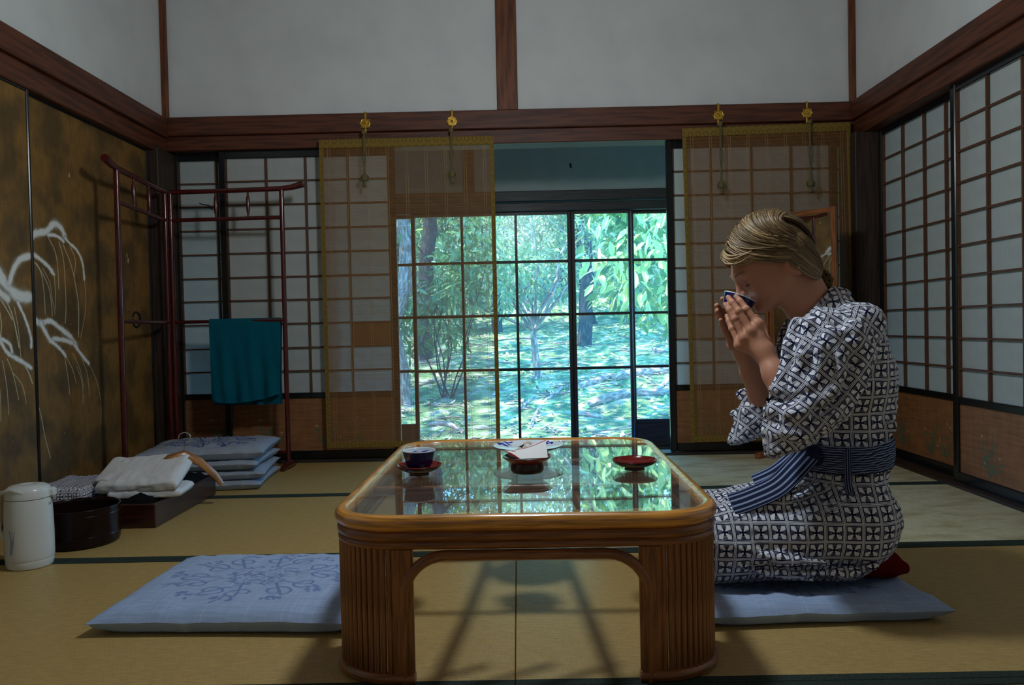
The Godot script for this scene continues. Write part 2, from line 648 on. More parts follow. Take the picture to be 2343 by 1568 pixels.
func make_materials() -> void:
	var m: StandardMaterial3D
	m = mat("plaster", lin(0.72, 0.73, 0.72), 0.95, 0.2)
	m.albedo_texture = T.mottle
	m.uv1_triplanar = true
	m.uv1_scale = Vector3(0.9, 0.9, 0.9)
	m = mat("corridor_plaster", lin(0.50, 0.55, 0.54), 0.95, 0.2)
	m.albedo_texture = T.mottle
	m.uv1_triplanar = true
	m.uv1_scale = Vector3(1.5, 1.5, 1.5)
	wood("beam", lin(0.13, 0.034, 0.012), 0.55, 0.5, 7.0, 0.05)
	wood("post", lin(0.20, 0.060, 0.020), 0.55, 0.5, 7.0, 0.05)
	wood("dark_timber", lin(0.055, 0.032, 0.022), 0.55)
	wood("ceiling_board", lin(0.30, 0.17, 0.08), 0.6, 0.4, 5.0)
	mat("black_lacquer", lin(0.008, 0.009, 0.010), 0.22)
	wood("muntin", lin(0.15, 0.06, 0.03), 0.6, 1.0, 30.0)
	m = mat("paper", lin(0.80, 0.82, 0.80), 0.95, 0.1)
	m.albedo_texture = T.mottle
	m.uv1_triplanar = true
	m.uv1_scale = Vector3(2, 2, 2)
	m.backlight_enabled = true
	m.backlight = lin(0.93, 0.95, 0.93)
	mat("patch_paper", lin(0.42, 0.40, 0.34), 0.95, 0.1)
	mat("patch_board", lin(0.30, 0.17, 0.07), 0.9, 0.1)
	m = mat("panel", Color(1, 1, 1), 0.6)
	m.albedo_texture = T.plant_panel
	m = mat("fusuma", Color(1, 1, 1), 0.62, 0.4)
	m.albedo_texture = T.painting
	m = mat("rush", lin(0.61, 0.42, 0.155), 0.46, 0.6)
	m.albedo_texture = T.rush
	m.uv1_scale = Vector3(3.2, 3.2, 1)
	m.heightmap_enabled = true
	m.heightmap_texture = T.rush_height
	m.heightmap_scale = 0.06
	m = mat("rush_pale", lin(0.80, 0.77, 0.58), 0.5, 0.5)  # paler, less yellow rush with random blotches, for the two back right mats
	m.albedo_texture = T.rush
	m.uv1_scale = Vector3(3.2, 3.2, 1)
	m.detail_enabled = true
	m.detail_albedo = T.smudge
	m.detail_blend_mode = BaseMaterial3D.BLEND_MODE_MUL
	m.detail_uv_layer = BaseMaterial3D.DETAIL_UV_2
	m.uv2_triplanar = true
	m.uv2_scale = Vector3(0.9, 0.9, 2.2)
	m = mat("mat_border", lin(0.045, 0.065, 0.055), 0.85, 0.2)
	m.albedo_texture = T.fine
	m.uv1_scale = Vector3(4, 4, 1)
	mat("carpet", lin(0.025, 0.12, 0.32), 0.95, 0.1)
	mat("gold", lin(0.75, 0.50, 0.10), 0.3, 0.5, 1.0)
	mat("cord", lin(0.16, 0.13, 0.06), 0.9, 0.1)
	m = mat("brocade", lin(0.8, 0.8, 0.8), 0.85, 0.2)
	m.albedo_texture = T.brocade
	m.uv1_scale = Vector3(12, 12, 1)
	mat("reed", lin(0.43, 0.215, 0.08), 0.6, 0.4)
	mat("blind_thread", lin(0.45, 0.30, 0.14), 0.8, 0.2)
	m = mat("pane", Color(lin(0.45, 0.84, 1.0), 0.03), 0.25)
	m.transparency = BaseMaterial3D.TRANSPARENCY_ALPHA
	wood("window_wood", lin(0.050, 0.038, 0.030), 0.5, 0.6, 14.0, 0.05)
	m = mat("table_glass", Color(0.9, 0.95, 0.92, 0.02), 0.0)
	m.transparency = BaseMaterial3D.TRANSPARENCY_ALPHA
	wood("rattan", lin(0.85, 0.36, 0.055), 0.3, 1.2, 22.0, 1.0)
	wood("rattan_dark", lin(0.34, 0.115, 0.026), 0.4, 1.2, 22.0, 0.5)
	wood("red_lacquer", lin(0.10, 0.008, 0.008), 0.2, 1.0, 10.0, 0.4)
	mat("saucer_lacquer", lin(0.16, 0.012, 0.010), 0.14)
	mat("saucer_under", lin(0.02, 0.006, 0.006), 0.18)
	mat("navy_glaze", lin(0.006, 0.010, 0.075), 0.12)
	mat("white_glaze", lin(0.68, 0.72, 0.76), 0.12)
	m = mat("blue_white", Color(1, 1, 1), 0.12)
	m.albedo_texture = T.porcelain
	mat("note_paper", lin(0.80, 0.80, 0.80), 0.9, 0.2)
	mat("red_ink", lin(0.65, 0.04, 0.05), 0.9, 0.2)
	mat("wrapper", lin(0.60, 0.52, 0.44), 0.6)
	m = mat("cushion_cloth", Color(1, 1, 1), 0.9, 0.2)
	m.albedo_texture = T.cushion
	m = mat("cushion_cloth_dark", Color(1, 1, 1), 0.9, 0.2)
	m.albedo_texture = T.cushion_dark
	m = mat("teal_cloth", lin(0.006, 0.15, 0.22), 0.95, 0.1)
	m.albedo_texture = T.fine
	m.uv1_triplanar = true
	m.uv1_scale = Vector3(6, 6, 6)
	m = mat("towel", lin(0.70, 0.71, 0.73), 0.98, 0.1)
	m.heightmap_enabled = true
	m.heightmap_texture = T.fine
	m.heightmap_scale = 0.15
	m.uv1_triplanar = true
	m.uv1_scale = Vector3(6, 6, 6)
	mat("black_cloth", lin(0.010, 0.010, 0.012), 0.95, 0.1)
	wood("dark_lacquer_wood", lin(0.055, 0.016, 0.010), 0.3, 0.8, 9.0, 0.3)
	mat("tub_lacquer", lin(0.012, 0.004, 0.004), 0.2, 0.35)
	wood("hanger_wood", lin(0.48, 0.20, 0.06), 0.4, 1.0, 12.0, 0.4)
	mat("chrome", lin(0.7, 0.7, 0.72), 0.15, 0.5, 1.0)
	mat("flask_white", lin(0.66, 0.68, 0.67), 0.25)
	mat("flask_grey", lin(0.30, 0.31, 0.30), 0.4)
	mat("flask_ink", lin(0.12, 0.16, 0.30), 0.4)
	mat("mirror_glass", lin(0.85, 0.87, 0.87), 0.02, 0.5, 1.0)
	wood("mirror_wood", lin(0.36, 0.12, 0.035), 0.35, 1.0, 14.0, 0.4)
	m = mat("skin", lin(0.54, 0.25, 0.155), 0.5, 0.4)
	m.subsurf_scatter_enabled = true
	m.subsurf_scatter_strength = 0.12
	mat("lash", lin(0.05, 0.03, 0.02), 0.8)
	m = mat("hair", Color(1, 1, 1), 0.45, 0.5)
	m.vertex_color_use_as_albedo = true
	for nm in ["robe", "robe_sleeve"]:
		m = mat(nm, Color(1, 1, 1), 0.95, 0.15)
		m.albedo_texture = T.robe
		m.uv1_triplanar = true
		m.uv1_triplanar_sharpness = 6.0
		m.uv1_scale = Vector3(23, 23, 23)
	m = mat("robe_small", Color(1, 1, 1), 0.95, 0.15)
	m.albedo_texture = T.robe
	m.uv1_triplanar = true
	m.uv1_scale = Vector3(34, 34, 34)
	m = mat("sash", Color(1, 1, 1), 0.9, 0.2)
	m.albedo_texture = T.sash
	mat("hair_brown", lin(0.22, 0.13, 0.06), 0.7)
	mat("red_sock", lin(0.11, 0.006, 0.008), 0.95, 0.1)
	m = mat("lamp_shade", lin(0.8, 0.8, 0.78), 0.8)
	m.emission_enabled = true
	m.emission = lin(0.82, 0.93, 1.0)
	m.emission_energy_multiplier = 1.5
	# garden
	m = mat("moss", Color(1, 1, 1), 0.95, 0.1)
	m.albedo_texture = T.moss
	m.uv1_triplanar = true
	m.uv1_scale = Vector3(0.42, 0.42, 0.42)
	m.detail_enabled = true
	m.detail_albedo = T.moss_fine
	m.detail_blend_mode = BaseMaterial3D.BLEND_MODE_MUL
	m.detail_uv_layer = BaseMaterial3D.DETAIL_UV_2
	m.uv2_triplanar = true
	m.uv2_scale = Vector3(1.7, 1.7, 1.7)
	m = mat("bark_pale", lin(0.86, 0.80, 0.78), 0.9, 0.2)
	m.albedo_texture = T.bark
	m.uv1_scale = Vector3(4, 1.2, 1)
	m = mat("bark_dark", lin(0.13, 0.14, 0.16), 0.9, 0.2)
	m.albedo_texture = T.bark
	m.uv1_scale = Vector3(4, 1.2, 1)
	m = mat("leaf", Color(1, 1, 1), 0.45, 0.4)
	m.vertex_color_use_as_albedo = true
	m.backlight_enabled = true
	m.backlight = lin(0.7, 0.75, 0.45)
	for k in 4:
		m = mat("leaf_%d" % k, [lin(0.30, 0.46, 0.13), lin(0.42, 0.56, 0.20), lin(0.18, 0.36, 0.14), lin(0.50, 0.58, 0.30)][k], 0.4, 0.5)
		m.backlight_enabled = true
		m.backlight = lin(0.6, 0.75, 0.35)
	m = mat("litter", Color(1, 1, 1), 0.9, 0.2)
	m.vertex_color_use_as_albedo = true

const STROKES := [
[0.02,1,[-3.076,1.082,-3.095,1.109,-3.137,1.134,-3.198,1.146,-3.257,1.185,-3.308,1.171,-3.332,1.136]],
[0.01,0.9,[-3.332,1.136,-3.365,1.116,-3.419,1.091,-3.459,1.040,-3.471,0.961]],
[0.01,0.9,[-3.210,1.133,-3.254,1.138,-3.293,1.131,-3.325,1.116]],
[0.013,0.9,[-3.080,1.051,-3.120,1.040,-3.167,1.023,-3.215,0.997,-3.245,0.970]],
[0.005,0.7,[-3.245,0.970,-3.249,0.888,-3.243,0.829]],
[0.006,0.8,[-3.210,1.126,-3.257,1.068,-3.272,0.994,-3.273,0.912]],
[0.006,0.8,[-3.285,1.115,-3.314,1.043,-3.321,0.945,-3.322,0.838,-3.311,0.769]],
[0.007,0.9,[-3.317,1.104,-3.373,1.017,-3.402,0.926,-3.418,0.840,-3.408,0.707]],
[0.006,0.7,[-3.364,1.105,-3.403,1.050,-3.391,0.972]],
[0.005,0.6,[-3.471,0.961,-3.477,0.866,-3.458,0.786,-3.425,0.707]],
[0.006,0.7,[-3.096,1.024,-3.152,0.978,-3.171,0.885,-3.173,0.805]],
[0.006,0.7,[-3.125,1.012,-3.170,0.965,-3.209,0.902,-3.222,0.799]],
[0.005,0.6,[-3.083,1.002,-3.109,0.940,-3.104,0.854]],
[0.005,0.6,[-3.165,0.994,-3.211,0.938,-3.226,0.865,-3.242,0.806]],
[0.016,1,[-3.062,0.828,-3.106,0.783,-3.141,0.769,-3.202,0.780,-3.264,0.754,-3.342,0.716,-3.394,0.668]],
[0.012,0.9,[-3.363,0.688,-3.431,0.630,-3.488,0.587]],
[0.005,0.6,[-3.488,0.587,-3.551,0.493,-3.576,0.383,-3.564,0.309]],
[0.014,1,[-3.140,0.773,-3.163,0.743,-3.204,0.698,-3.236,0.705,-3.309,0.697,-3.363,0.684]],
[0.011,0.9,[-3.204,0.698,-3.267,0.663,-3.311,0.627]],
[0.005,0.7,[-3.298,0.635,-3.320,0.533,-3.329,0.463]],
[0.005,0.7,[-3.311,0.627,-3.356,0.570,-3.381,0.506]],
[0.005,0.7,[-3.360,0.641,-3.413,0.567,-3.437,0.485]],
[0.005,0.6,[-3.385,0.584,-3.424,0.511,-3.429,0.414]],
[0.005,0.6,[-3.430,0.614,-3.470,0.540,-3.479,0.441]],
[0.006,0.7,[-3.058,0.522,-3.114,0.423,-3.144,0.309,-3.177,0.215]],
[0.03,1,[-2.819,0.974,-2.857,0.951,-2.895,0.914,-2.955,0.875,-3.042,0.870]],
[0.018,1,[-2.916,0.922,-2.945,0.977,-2.984,1.014,-3.051,1.034]],
[0.008,0.8,[-2.852,0.866,-2.900,0.814,-2.924,0.781]],
[0.008,0.9,[-2.882,0.867,-2.925,0.801,-2.947,0.727,-2.960,0.673]],
[0.01,0.9,[-2.959,0.850,-3.004,0.782,-3.033,0.713,-3.031,0.671]],
[0.007,0.7,[-2.850,0.826,-2.862,0.768,-2.854,0.715]],
[0.012,0.9,[-2.845,0.721,-2.882,0.664,-2.944,0.634,-2.997,0.611,-3.033,0.592]],
[0.008,0.9,[-2.991,0.604,-3.017,0.568,-3.034,0.531]],
[0.01,0.9,[-2.859,0.711,-2.904,0.690,-2.918,0.656]],
[0.005,0.7,[-2.938,0.833,-2.960,0.730,-2.967,0.633]],
[0.005,0.7,[-2.886,0.637,-2.919,0.574,-2.946,0.476]],
[0.005,0.6,[-2.919,0.581,-2.971,0.529,-2.991,0.457]],
[0.005,0.6,[-2.860,0.631,-2.880,0.529,-2.885,0.427]],
[0.004,0.5,[-2.836,0.566,-2.842,0.485,-2.840,0.406]],
[0.022,1,[-2.795,0.876,-2.834,0.891,-2.863,0.879,-2.912,0.855]]]


# ---------------------------------------------------------------- the room
func wall_node(called: String, label: String) -> Node3D:
	return thing(called, label, "wall", Vector3.ZERO, 0.0, "", "structure")


func trim_piece(n: int, a: Vector3, b: Vector3, m: String, label: String, cat := "beam", e := 0.004) -> void:
	var o := span("trim_%d" % n, a, b, M[m], self, e)
	tag(o, label, cat, "", "structure")


func build_shell() -> void:
	var w := wall_node("wall_back", "white plaster wall above the brown beam, split by the central post")
	span("plaster_panel", Vector3(-2.05, 1.76, BACK), Vector3(-0.03, CEIL + 0.1, BACK - 0.1), M.plaster, w)
	span("plaster_panel", Vector3(-0.03, 1.76, BACK), Vector3(2.0, CEIL + 0.1, BACK - 0.1), M.plaster, w)
	w = wall_node("wall_left", "white plaster wall above the painted sliding doors on the left")
	span("plaster_panel", Vector3(LEFT, 1.76, BACK), Vector3(LEFT - 0.12, CEIL + 0.1, 1.5), M.plaster, w)
	span("backing_panel", Vector3(LEFT - 0.08, -0.3, BACK - 1.2), Vector3(LEFT - 0.16, CEIL + 0.1, 1.5), M.plaster, w)
	span("lower_panel", Vector3(LEFT, 0.0, -2.0), Vector3(LEFT - 0.08, 1.7, 1.5), M.plaster, w)
	w = wall_node("wall_right", "white plaster wall above the paper sliding doors on the right")
	span("plaster_panel", Vector3(RIGHT, 1.76, BACK), Vector3(RIGHT + 0.12, CEIL + 0.1, 1.5), M.plaster, w)
	span("lower_panel", Vector3(RIGHT, 0.0, -2.38), Vector3(RIGHT + 0.1, 1.7, 1.5), M.plaster, w)
	span("outer_panel", Vector3(2.95, -0.3, GARDEN), Vector3(3.05, CEIL + 0.1, 1.5), M.corridor_plaster, w)
	w = wall_node("wall_front", "plaster wall behind the viewer")
	span("plaster_panel", Vector3(LEFT - 0.16, -0.3, 1.4), Vector3(3.05, CEIL + 0.1, 1.5), M.plaster, w)
	# ceiling boards
	var c := thing("ceiling", "brown board ceiling above the room", "ceiling", Vector3.ZERO, 0.0, "", "structure")
	for k in 12:
		var x0 := -2.05 + k * 0.43
		span("board", Vector3(x0, CEIL, -4.4), Vector3(x0 + 0.424, CEIL + 0.02, 1.5), M.ceiling_board, c)
	span("roof_slab", Vector3(-2.2, CEIL + 0.02, -4.4), Vector3(3.1, CEIL + 0.14, 1.6), M.ceiling_board, c)
	span("corridor_board", Vector3(-2.2, 2.30, GARDEN), Vector3(3.1, 2.36, -4.3), M.ceiling_board, c)
	span("eave_board", Vector3(-3.2, 2.34, GARDEN - 0.8), Vector3(3.6, 2.40, GARDEN), M.ceiling_board, c)
	# beams and posts
	trim_piece(1, Vector3(LEFT, 1.782, BACK - 0.01), Vector3(RIGHT, 1.882, BACK + 0.035), "beam", "long brown beam across the back wall that carries the brass hooks")
	trim_piece(2, Vector3(LEFT, 1.706, BACK - 0.13), Vector3(RIGHT, 1.782, BACK + 0.012), "beam", "grooved lintel under the long beam of the back wall", "lintel")
	trim_piece(3, Vector3(LEFT - 0.01, 1.772, BACK + 0.035), Vector3(LEFT + 0.035, 1.874, 1.4), "beam", "brown beam running towards the viewer on the left wall")
	trim_piece(4, Vector3(LEFT - 0.08, 1.682, BACK + 0.012), Vector3(LEFT + 0.012, 1.772, 1.4), "beam", "lintel above the painted doors on the left", "lintel")
	trim_piece(5, Vector3(RIGHT - 0.035, 1.782, BACK + 0.035), Vector3(RIGHT + 0.01, 1.880, 1.4), "beam", "brown beam running towards the viewer on the right wall")
	trim_piece(6, Vector3(RIGHT - 0.012, 1.695, BACK + 0.012), Vector3(RIGHT + 0.11, 1.782, 1.4), "beam", "lintel above the paper doors on the right", "lintel")
	trim_piece(7, Vector3(-0.086, 1.882, BACK - 0.01), Vector3(0.027, CEIL, BACK + 0.022), "post", "wide brown post in the middle of the white upper wall", "post")
	trim_piece(8, Vector3(LEFT - 0.01, 1.876, BACK - 0.01), Vector3(LEFT + 0.030, CEIL, BACK + 0.026), "post", "slim brown post in the left back corner above the beams", "post")
	trim_piece(9, Vector3(RIGHT - 0.030, 1.882, BACK - 0.01), Vector3(RIGHT + 0.01, CEIL, BACK + 0.026), "post", "slim brown post in the right back corner above the beams", "post")
	trim_piece(10, Vector3(LEFT - 0.05, 0.0, BACK - 0.1), Vector3(LEFT + 0.024, 1.70, BACK + 0.145), "dark_timber", "dark corner post between painted doors and paper doors", "post")
	trim_piece(11, Vector3(RIGHT - 0.055, 0.0, BACK - 0.1), Vector3(RIGHT + 0.13, 1.70, BACK + 0.13), "dark_timber", "dark corner post beside the mirror on the right", "post")
	trim_piece(12, Vector3(LEFT, -0.04, BACK - 0.11), Vector3(RIGHT, 0.008, BACK + 0.02), "dark_timber", "dark sill board under the back sliding doors", "sill")
	trim_piece(13, Vector3(RIGHT - 0.02, -0.04, BACK + 0.1), Vector3(RIGHT + 0.1, 0.010, 1.4), "dark_timber", "dark sill board under the paper doors on the right", "sill")
	trim_piece(14, Vector3(LEFT - 0.08, -0.04, BACK + 0.1), Vector3(LEFT + 0.02, 0.010, 1.4), "dark_timber", "dark sill board under the painted doors", "sill")


func build_floor() -> void:
	var f := thing("floor", "tatami mat floor of straw-coloured rush with dark green borders", "floor", Vector3.ZERO, 0.0, "", "structure")
	span("subfloor", Vector3(LEFT - 0.16, -0.30, BACK - 0.1), Vector3(3.05, -0.06, 1.5), M.dark_timber, f)
	span("corridor_floor", Vector3(LEFT - 0.16, -0.30, GARDEN - 0.05), Vector3(3.05, -0.147, BACK - 0.1), M.carpet, f).set_meta("label", "blue carpet of the corridor")
	span("side_corridor_floor", Vector3(RIGHT + 0.1, -0.30, BACK - 0.1), Vector3(3.05, -0.1, 1.5), M.dark_timber, f)
	var rows := [BACK + 0.02, -3.365, -2.450, -1.532, -0.625, 0.29, 1.4]
	var cols := [LEFT + 0.02, -0.020, RIGHT - 0.02]
	for r in rows.size() - 1:
		for k in 2:
			var x0: float = cols[k] + 0.0008
			var x1: float = cols[k + 1] - 0.0008
			var z0: float = rows[r] + 0.0008
			var z1: float = rows[r + 1] - 0.0008
			var m := MB.new()
			var sx := x1 - x0
			var sz := z1 - z0
			m.cbox(Vector3.ZERO, Vector3(sx, 0.056, sz), 0.002)
			for i in m.v.size():   # ribs run along the long side
				m.uv[i] = Vector2(m.v[i].x + 0.37 * r + 0.21 * k, m.v[i].z)
			var mp := part("tatami_mat", m, M.rush_pale if k == 1 and r < 2 else M.rush, f, Vector3((x0 + x1) / 2, -0.028, (z0 + z1) / 2))
			for s in [-1.0, 1.0]:
				var b := MB.new()
				b.cbox(Vector3.ZERO, Vector3(sx, 0.0035, 0.027), 0.001)
				part("border", b, M.mat_border, mp, Vector3(0, 0.0288, s * (sz / 2 - 0.0137)))


# a sliding door of paper panes over a wooden lattice, seen along its own x axis (0 .. w), its room side on +z
func paper_door(n: int, label: String, at: Vector3, turn: float, w: float, verts: Array, patches := {}) -> void:
	var o := thing("door_%d" % n, label, "sliding door", at, turn, "", "structure")
	var th := 0.028
	var st := 0.036
	var rows := [0.375, 0.495, 0.624, 0.757, 0.888, 1.015, 1.147, 1.279, 1.411, 1.540, 1.665]
	span("stile", Vector3(0, 0.010, -th), Vector3(st, 1.708, 0), M.black_lacquer, o, 0.004)
	span("stile", Vector3(w - st, 0.010, -th), Vector3(w, 1.708, 0), M.black_lacquer, o, 0.004)
	for r in [[0.010, 0.055], [0.345, 0.375], [1.665, 1.708]]:
		span("rail", Vector3(st, r[0], -th + 0.002), Vector3(w - st, r[1], -0.003), M.black_lacquer, o, 0.003)
	var p := MB.new()
	p.grid(1, 1, func(a, b): return Vector3(lerpf(st, w - st, a), lerpf(0.055, 0.345, b), -0.012), func(a, b): return Vector2(a, 1.0 - b))
	part("wainscot", p, M.panel, o)
	var back := MB.new()
	back.box(Vector3(w / 2, 0.2, -0.019), Vector3(w - 2 * st, 0.29, 0.008))
	part("wainscot_back", back, M.dark_timber, o)
	var xs: Array = [st] + verts + [w - st]
	for v in verts:
		span("muntin", Vector3(v - 0.0045, 0.375, -0.019), Vector3(v + 0.0045, 1.665, -0.005), M.muntin, o)
	for i in range(1, rows.size() - 1):
		span("muntin", Vector3(st, rows[i] - 0.0042, -0.0185), Vector3(w - st, rows[i] + 0.0042, -0.006), M.muntin, o)
	# inner frame of plain wood next to the lacquer
	for s in [st, w - st]:
		span("inner_frame", Vector3(s - 0.006, 0.375, -0.020), Vector3(s + 0.006, 1.665, -0.006), M.muntin, o)
	for c in xs.size() - 1:
		for r in rows.size() - 1:
			var key := "%d,%d" % [c, r]
			var mname: String = patches.get(key, "paper")
			var q := MB.new()
			var wd: float = xs[c + 1] - xs[c]
			var hg: float = rows[r + 1] - rows[r]
			q.box(Vector3.ZERO, Vector3(wd, hg, 0.0006))
			part("paper_pane", q, M[mname], o, Vector3(xs[c] + wd / 2, rows[r] + hg / 2, -0.0206 if mname == "paper" else -0.0170))


func build_paper_doors() -> void:
	paper_door(1, "paper sliding door in the left back corner, half behind its neighbour", Vector3(-1.895, 0, BACK - 0.062), 0, 0.93, [0.2475, 0.47, 0.68])
	paper_door(2, "paper sliding door behind the clothes rack and the left blind", Vector3(-1.617, 0, BACK - 0.018), 0, 0.964, [0.259, 0.475, 0.706], {"3,2": "patch_board"})
	paper_door(3, "paper sliding door right of the garden view, behind the right blind", Vector3(0.826, 0, BACK - 0.018), 0, 0.93, [0.244, 0.465, 0.680], {"0,2": "patch_paper"})
	paper_door(4, "paper sliding door at the far right of the back wall", Vector3(0.905, 0, BACK - 0.062), 0, 0.93, [0.232, 0.465, 0.698])
	# right wall: the door's own x runs towards the viewer
	paper_door(5, "paper sliding door in the right wall beside the corner", Vector3(RIGHT + 0.062, 0, -4.12), PI * 1.5, 0.82, [0.242, 0.445, 0.630])
	paper_door(6, "paper sliding door in the right wall nearest the viewer", Vector3(RIGHT + 0.018, 0, -3.36), PI * 1.5, 0.975, [0.249, 0.466, 0.680])


func build_painted_doors() -> void:
	var ends := [[-4.10, -3.062], [-3.062, -2.0]]
	for k in 2:
		var o := thing("door_%d" % (7 + k), ["sliding door painted with a drooping snowy willow, behind the clothes rack", "sliding door painted with a snow-laden willow bough, at the left edge"][k], "sliding door", Vector3.ZERO, 0.0, "", "structure")
		var x: float = LEFT - 0.004 - 0.026 * (1 - k)
		var z0: float = ends[k][0]
		var z1: float = ends[k][1]
		var q := MB.new()
		q.grid(1, 1, func(a, b): return Vector3(x, lerpf(0.012, 1.69, b), lerpf(z0, z1, a)), func(a, b): return Vector2((lerpf(z0, z1, a) + 4.1) / 1.64, (1.69 - lerpf(0.012, 1.69, b)) / 1.64))
		part("painted_panel", q, M.fusuma, o)
		span("core", Vector3(x - 0.001, 0.012, z0), Vector3(x - 0.02, 1.69, z1), M.dark_timber, o)
		for e in [[z0, z0 + 0.014], [z1 - 0.014, z1]]:
			span("stile", Vector3(x - 0.018, 0.012, e[0]), Vector3(x + 0.006, 1.69, e[1]), M.black_lacquer, o, 0.003)
		span("rail", Vector3(x - 0.018, 0.010, z0 + 0.014), Vector3(x + 0.006, 0.03, z1 - 0.014), M.black_lacquer, o, 0.003)
		span("rail", Vector3(x - 0.018, 1.672, z0 + 0.014), Vector3(x + 0.006, 1.692, z1 - 0.014), M.black_lacquer, o, 0.003)
		if k == 0:
			var d := MB.new()
			d.lathe([Vector2(0.0, -0.004), Vector2(0.030, -0.004), Vector2(0.034, 0.001), Vector2(0.040, 0.004), Vector2(0.043, 0.0), Vector2(0.043, -0.004)], 28, Transform3D(Basis(Vector3(0, 0, 1), -PI / 2), Vector3(x + 0.003, 0.79, -3.93)))
			part("finger_pull", d, M.black_lacquer, o).set_meta("label", "round dark finger pull")


func build_garden_doors() -> void:
	var w := wall_node("wall_corridor", "grey green plaster wall above the garden doors, seen through the opening")
	span("plaster_panel", Vector3(-2.1, 1.622, GARDEN), Vector3(3.05, 2.4, GARDEN - 0.1), M.corridor_plaster, w)
	span("board_panel", Vector3(-2.1, -0.3, GARDEN + 0.0), Vector3(-0.86, 1.5, GARDEN - 0.08), M.window_wood, w)
	span("end_panel", Vector3(LEFT - 0.16, -0.3, GARDEN), Vector3(LEFT - 0.1, 2.4, -4.3), M.corridor_plaster, w)
	trim_piece(15, Vector3(-2.1, 1.555, GARDEN - 0.06), Vector3(3.0, 1.625, GARDEN + 0.03), "window_wood", "dark beam above the garden doors", "beam")
	trim_piece(16, Vector3(-2.1, 1.490, GARDEN - 0.09), Vector3(3.0, 1.548, GARDEN + 0.015), "window_wood", "grooved head rail of the garden doors", "rail")
	trim_piece(17, Vector3(-0.346, 1.625, GARDEN - 0.02), Vector3(-0.272, 2.3, GARDEN + 0.02), "beam", "short brown strut on the corridor plaster, seen through the left blind", "post")
	trim_piece(18, Vector3(-2.1, -0.2, GARDEN - 0.09), Vector3(3.0, -0.128, GARDEN + 0.03), "window_wood", "dark sill under the garden doors", "sill")
	var names2 := ["glazed garden door behind the left blind, mostly hidden", "glazed garden door in the middle with two slim uprights", "glazed garden door right of the thick double stile", "glazed garden door with a dark kick board at the right", "glazed door at the end of the corridor, behind the right paper doors"]
	# x0, x1, left stile, right stile, uprights, bottom of the glass, track
	var specs := [[-0.86, -0.690, 0.04, 0.024, [], 0.055, -0.075], [-0.712, 0.376, 0.026, 0.026, [-0.367, 0.001], -0.06, -0.03], [0.376, 0.790, 0.026, 0.026, [], -0.06, -0.03], [0.770, 1.64, 0.038, 0.04, [1.20], 0.057, -0.075], [1.60, 3.0, 0.04, 0.04, [2.05, 2.5], 0.057, -0.03]]
	for k in 5:
		var s: Array = specs[k]
		var o := thing("window_%d" % (k + 1), names2[k], "garden door", Vector3(0, 0, GARDEN + s[6]), 0.0, "", "structure")
		var xa: float = s[0] + s[2]
		var xb: float = s[1] - s[3]
		span("stile", Vector3(s[0], -0.128, -0.015), Vector3(xa, 1.49, 0.015), M.window_wood, o, 0.004)
		span("stile", Vector3(xb, -0.128, -0.015), Vector3(s[1], 1.49, 0.015), M.window_wood, o, 0.004)
		span("rail", Vector3(xa, 1.470, -0.014), Vector3(xb, 1.49, 0.014), M.window_wood, o)
		var rows := [s[5], 0.420, 0.790, 1.153, 1.470]
		if k == 2:
			span("draught_strip", Vector3(s[1] - 0.012, -0.12, 0.015), Vector3(s[1] - 0.006, 1.48, 0.020), M.chrome, o)
		span("rail", Vector3(xa, s[5] - 0.026, -0.014), Vector3(xb, s[5], 0.014), M.window_wood, o, 0.003)
		if s[5] > 0.0:
			span("kick_board", Vector3(xa, -0.128, -0.008), Vector3(xb, s[5] - 0.026, 0.008), M.window_wood, o)
		else:
			span("kick_board", Vector3(xa, -0.128, -0.012), Vector3(xb, s[5] - 0.026, 0.012), M.window_wood, o)
		for r in [1, 2, 3]:
			span("muntin", Vector3(xa, rows[r] - 0.009, -0.012), Vector3(xb, rows[r] + 0.009, 0.012), M.window_wood, o, 0.002)
		var xs: Array = [xa] + s[4] + [xb]
		for u in s[4]:
			span("muntin", Vector3(u - 0.009, s[5], -0.011), Vector3(u + 0.009, 1.470, 0.011), M.window_wood, o, 0.002)
		for c in xs.size() - 1:
			for r in 4:
				var q := MB.new()
				var wd: float = xs[c + 1] - xs[c]
				var hg: float = rows[r + 1] - rows[r]
				q.grid(1, 1, func(a, b): return Vector3((a - 0.5) * wd, (b - 0.5) * hg, 0))
				part("pane", q, M.pane, o, Vector3(xs[c] + wd / 2, rows[r] + hg / 2, 0))


func build_corridor_nail() -> void:
	var o := thing("wall_nail", "small dark nail in the corridor plaster above the garden doors", "nail", Vector3(0.378, 1.800, GARDEN))
	var m := MB.new()
	m.tube([Vector3(0, 0, -0.01), Vector3(0, 0, 0.018), Vector3(0.004, -0.026, 0.022)], [0.006, 0.007, 0.005], 8)
	part("shank", m, M.black_lacquer, o)


func build_lamp() -> void:
	var o := thing("pendant_lamp", "round paper pendant lamp hanging above the table", "lamp", Vector3(0.015, 1.77, -2.03))
	var m := MB.new()
	var prof := []
	for k in 17:
		var g := PI * k / 16.0
		prof.append(Vector2(maxf(0.02, sin(g) * 0.15), -cos(g) * 0.105))
	m.lathe(prof, 40)
	part("lamp_shade", m, M.lamp_shade, o)
	var c := MB.new()
	c.tube([Vector3(0, 0.10, 0), Vector3(0, CEIL - 1.77, 0)], 0.004, 8)
	part("cable", c, M.black_cloth, o)
	var l := OmniLight3D.new()
	l.name = "lamp_light"
	l.light_color = lin(0.82, 0.93, 1.0)
	l.light_energy = 1.16
	l.light_size = 0.10
	l.omni_range = 14.0
	l.omni_attenuation = 2.0
	l.shadow_enabled = true
	o.add_child(l)


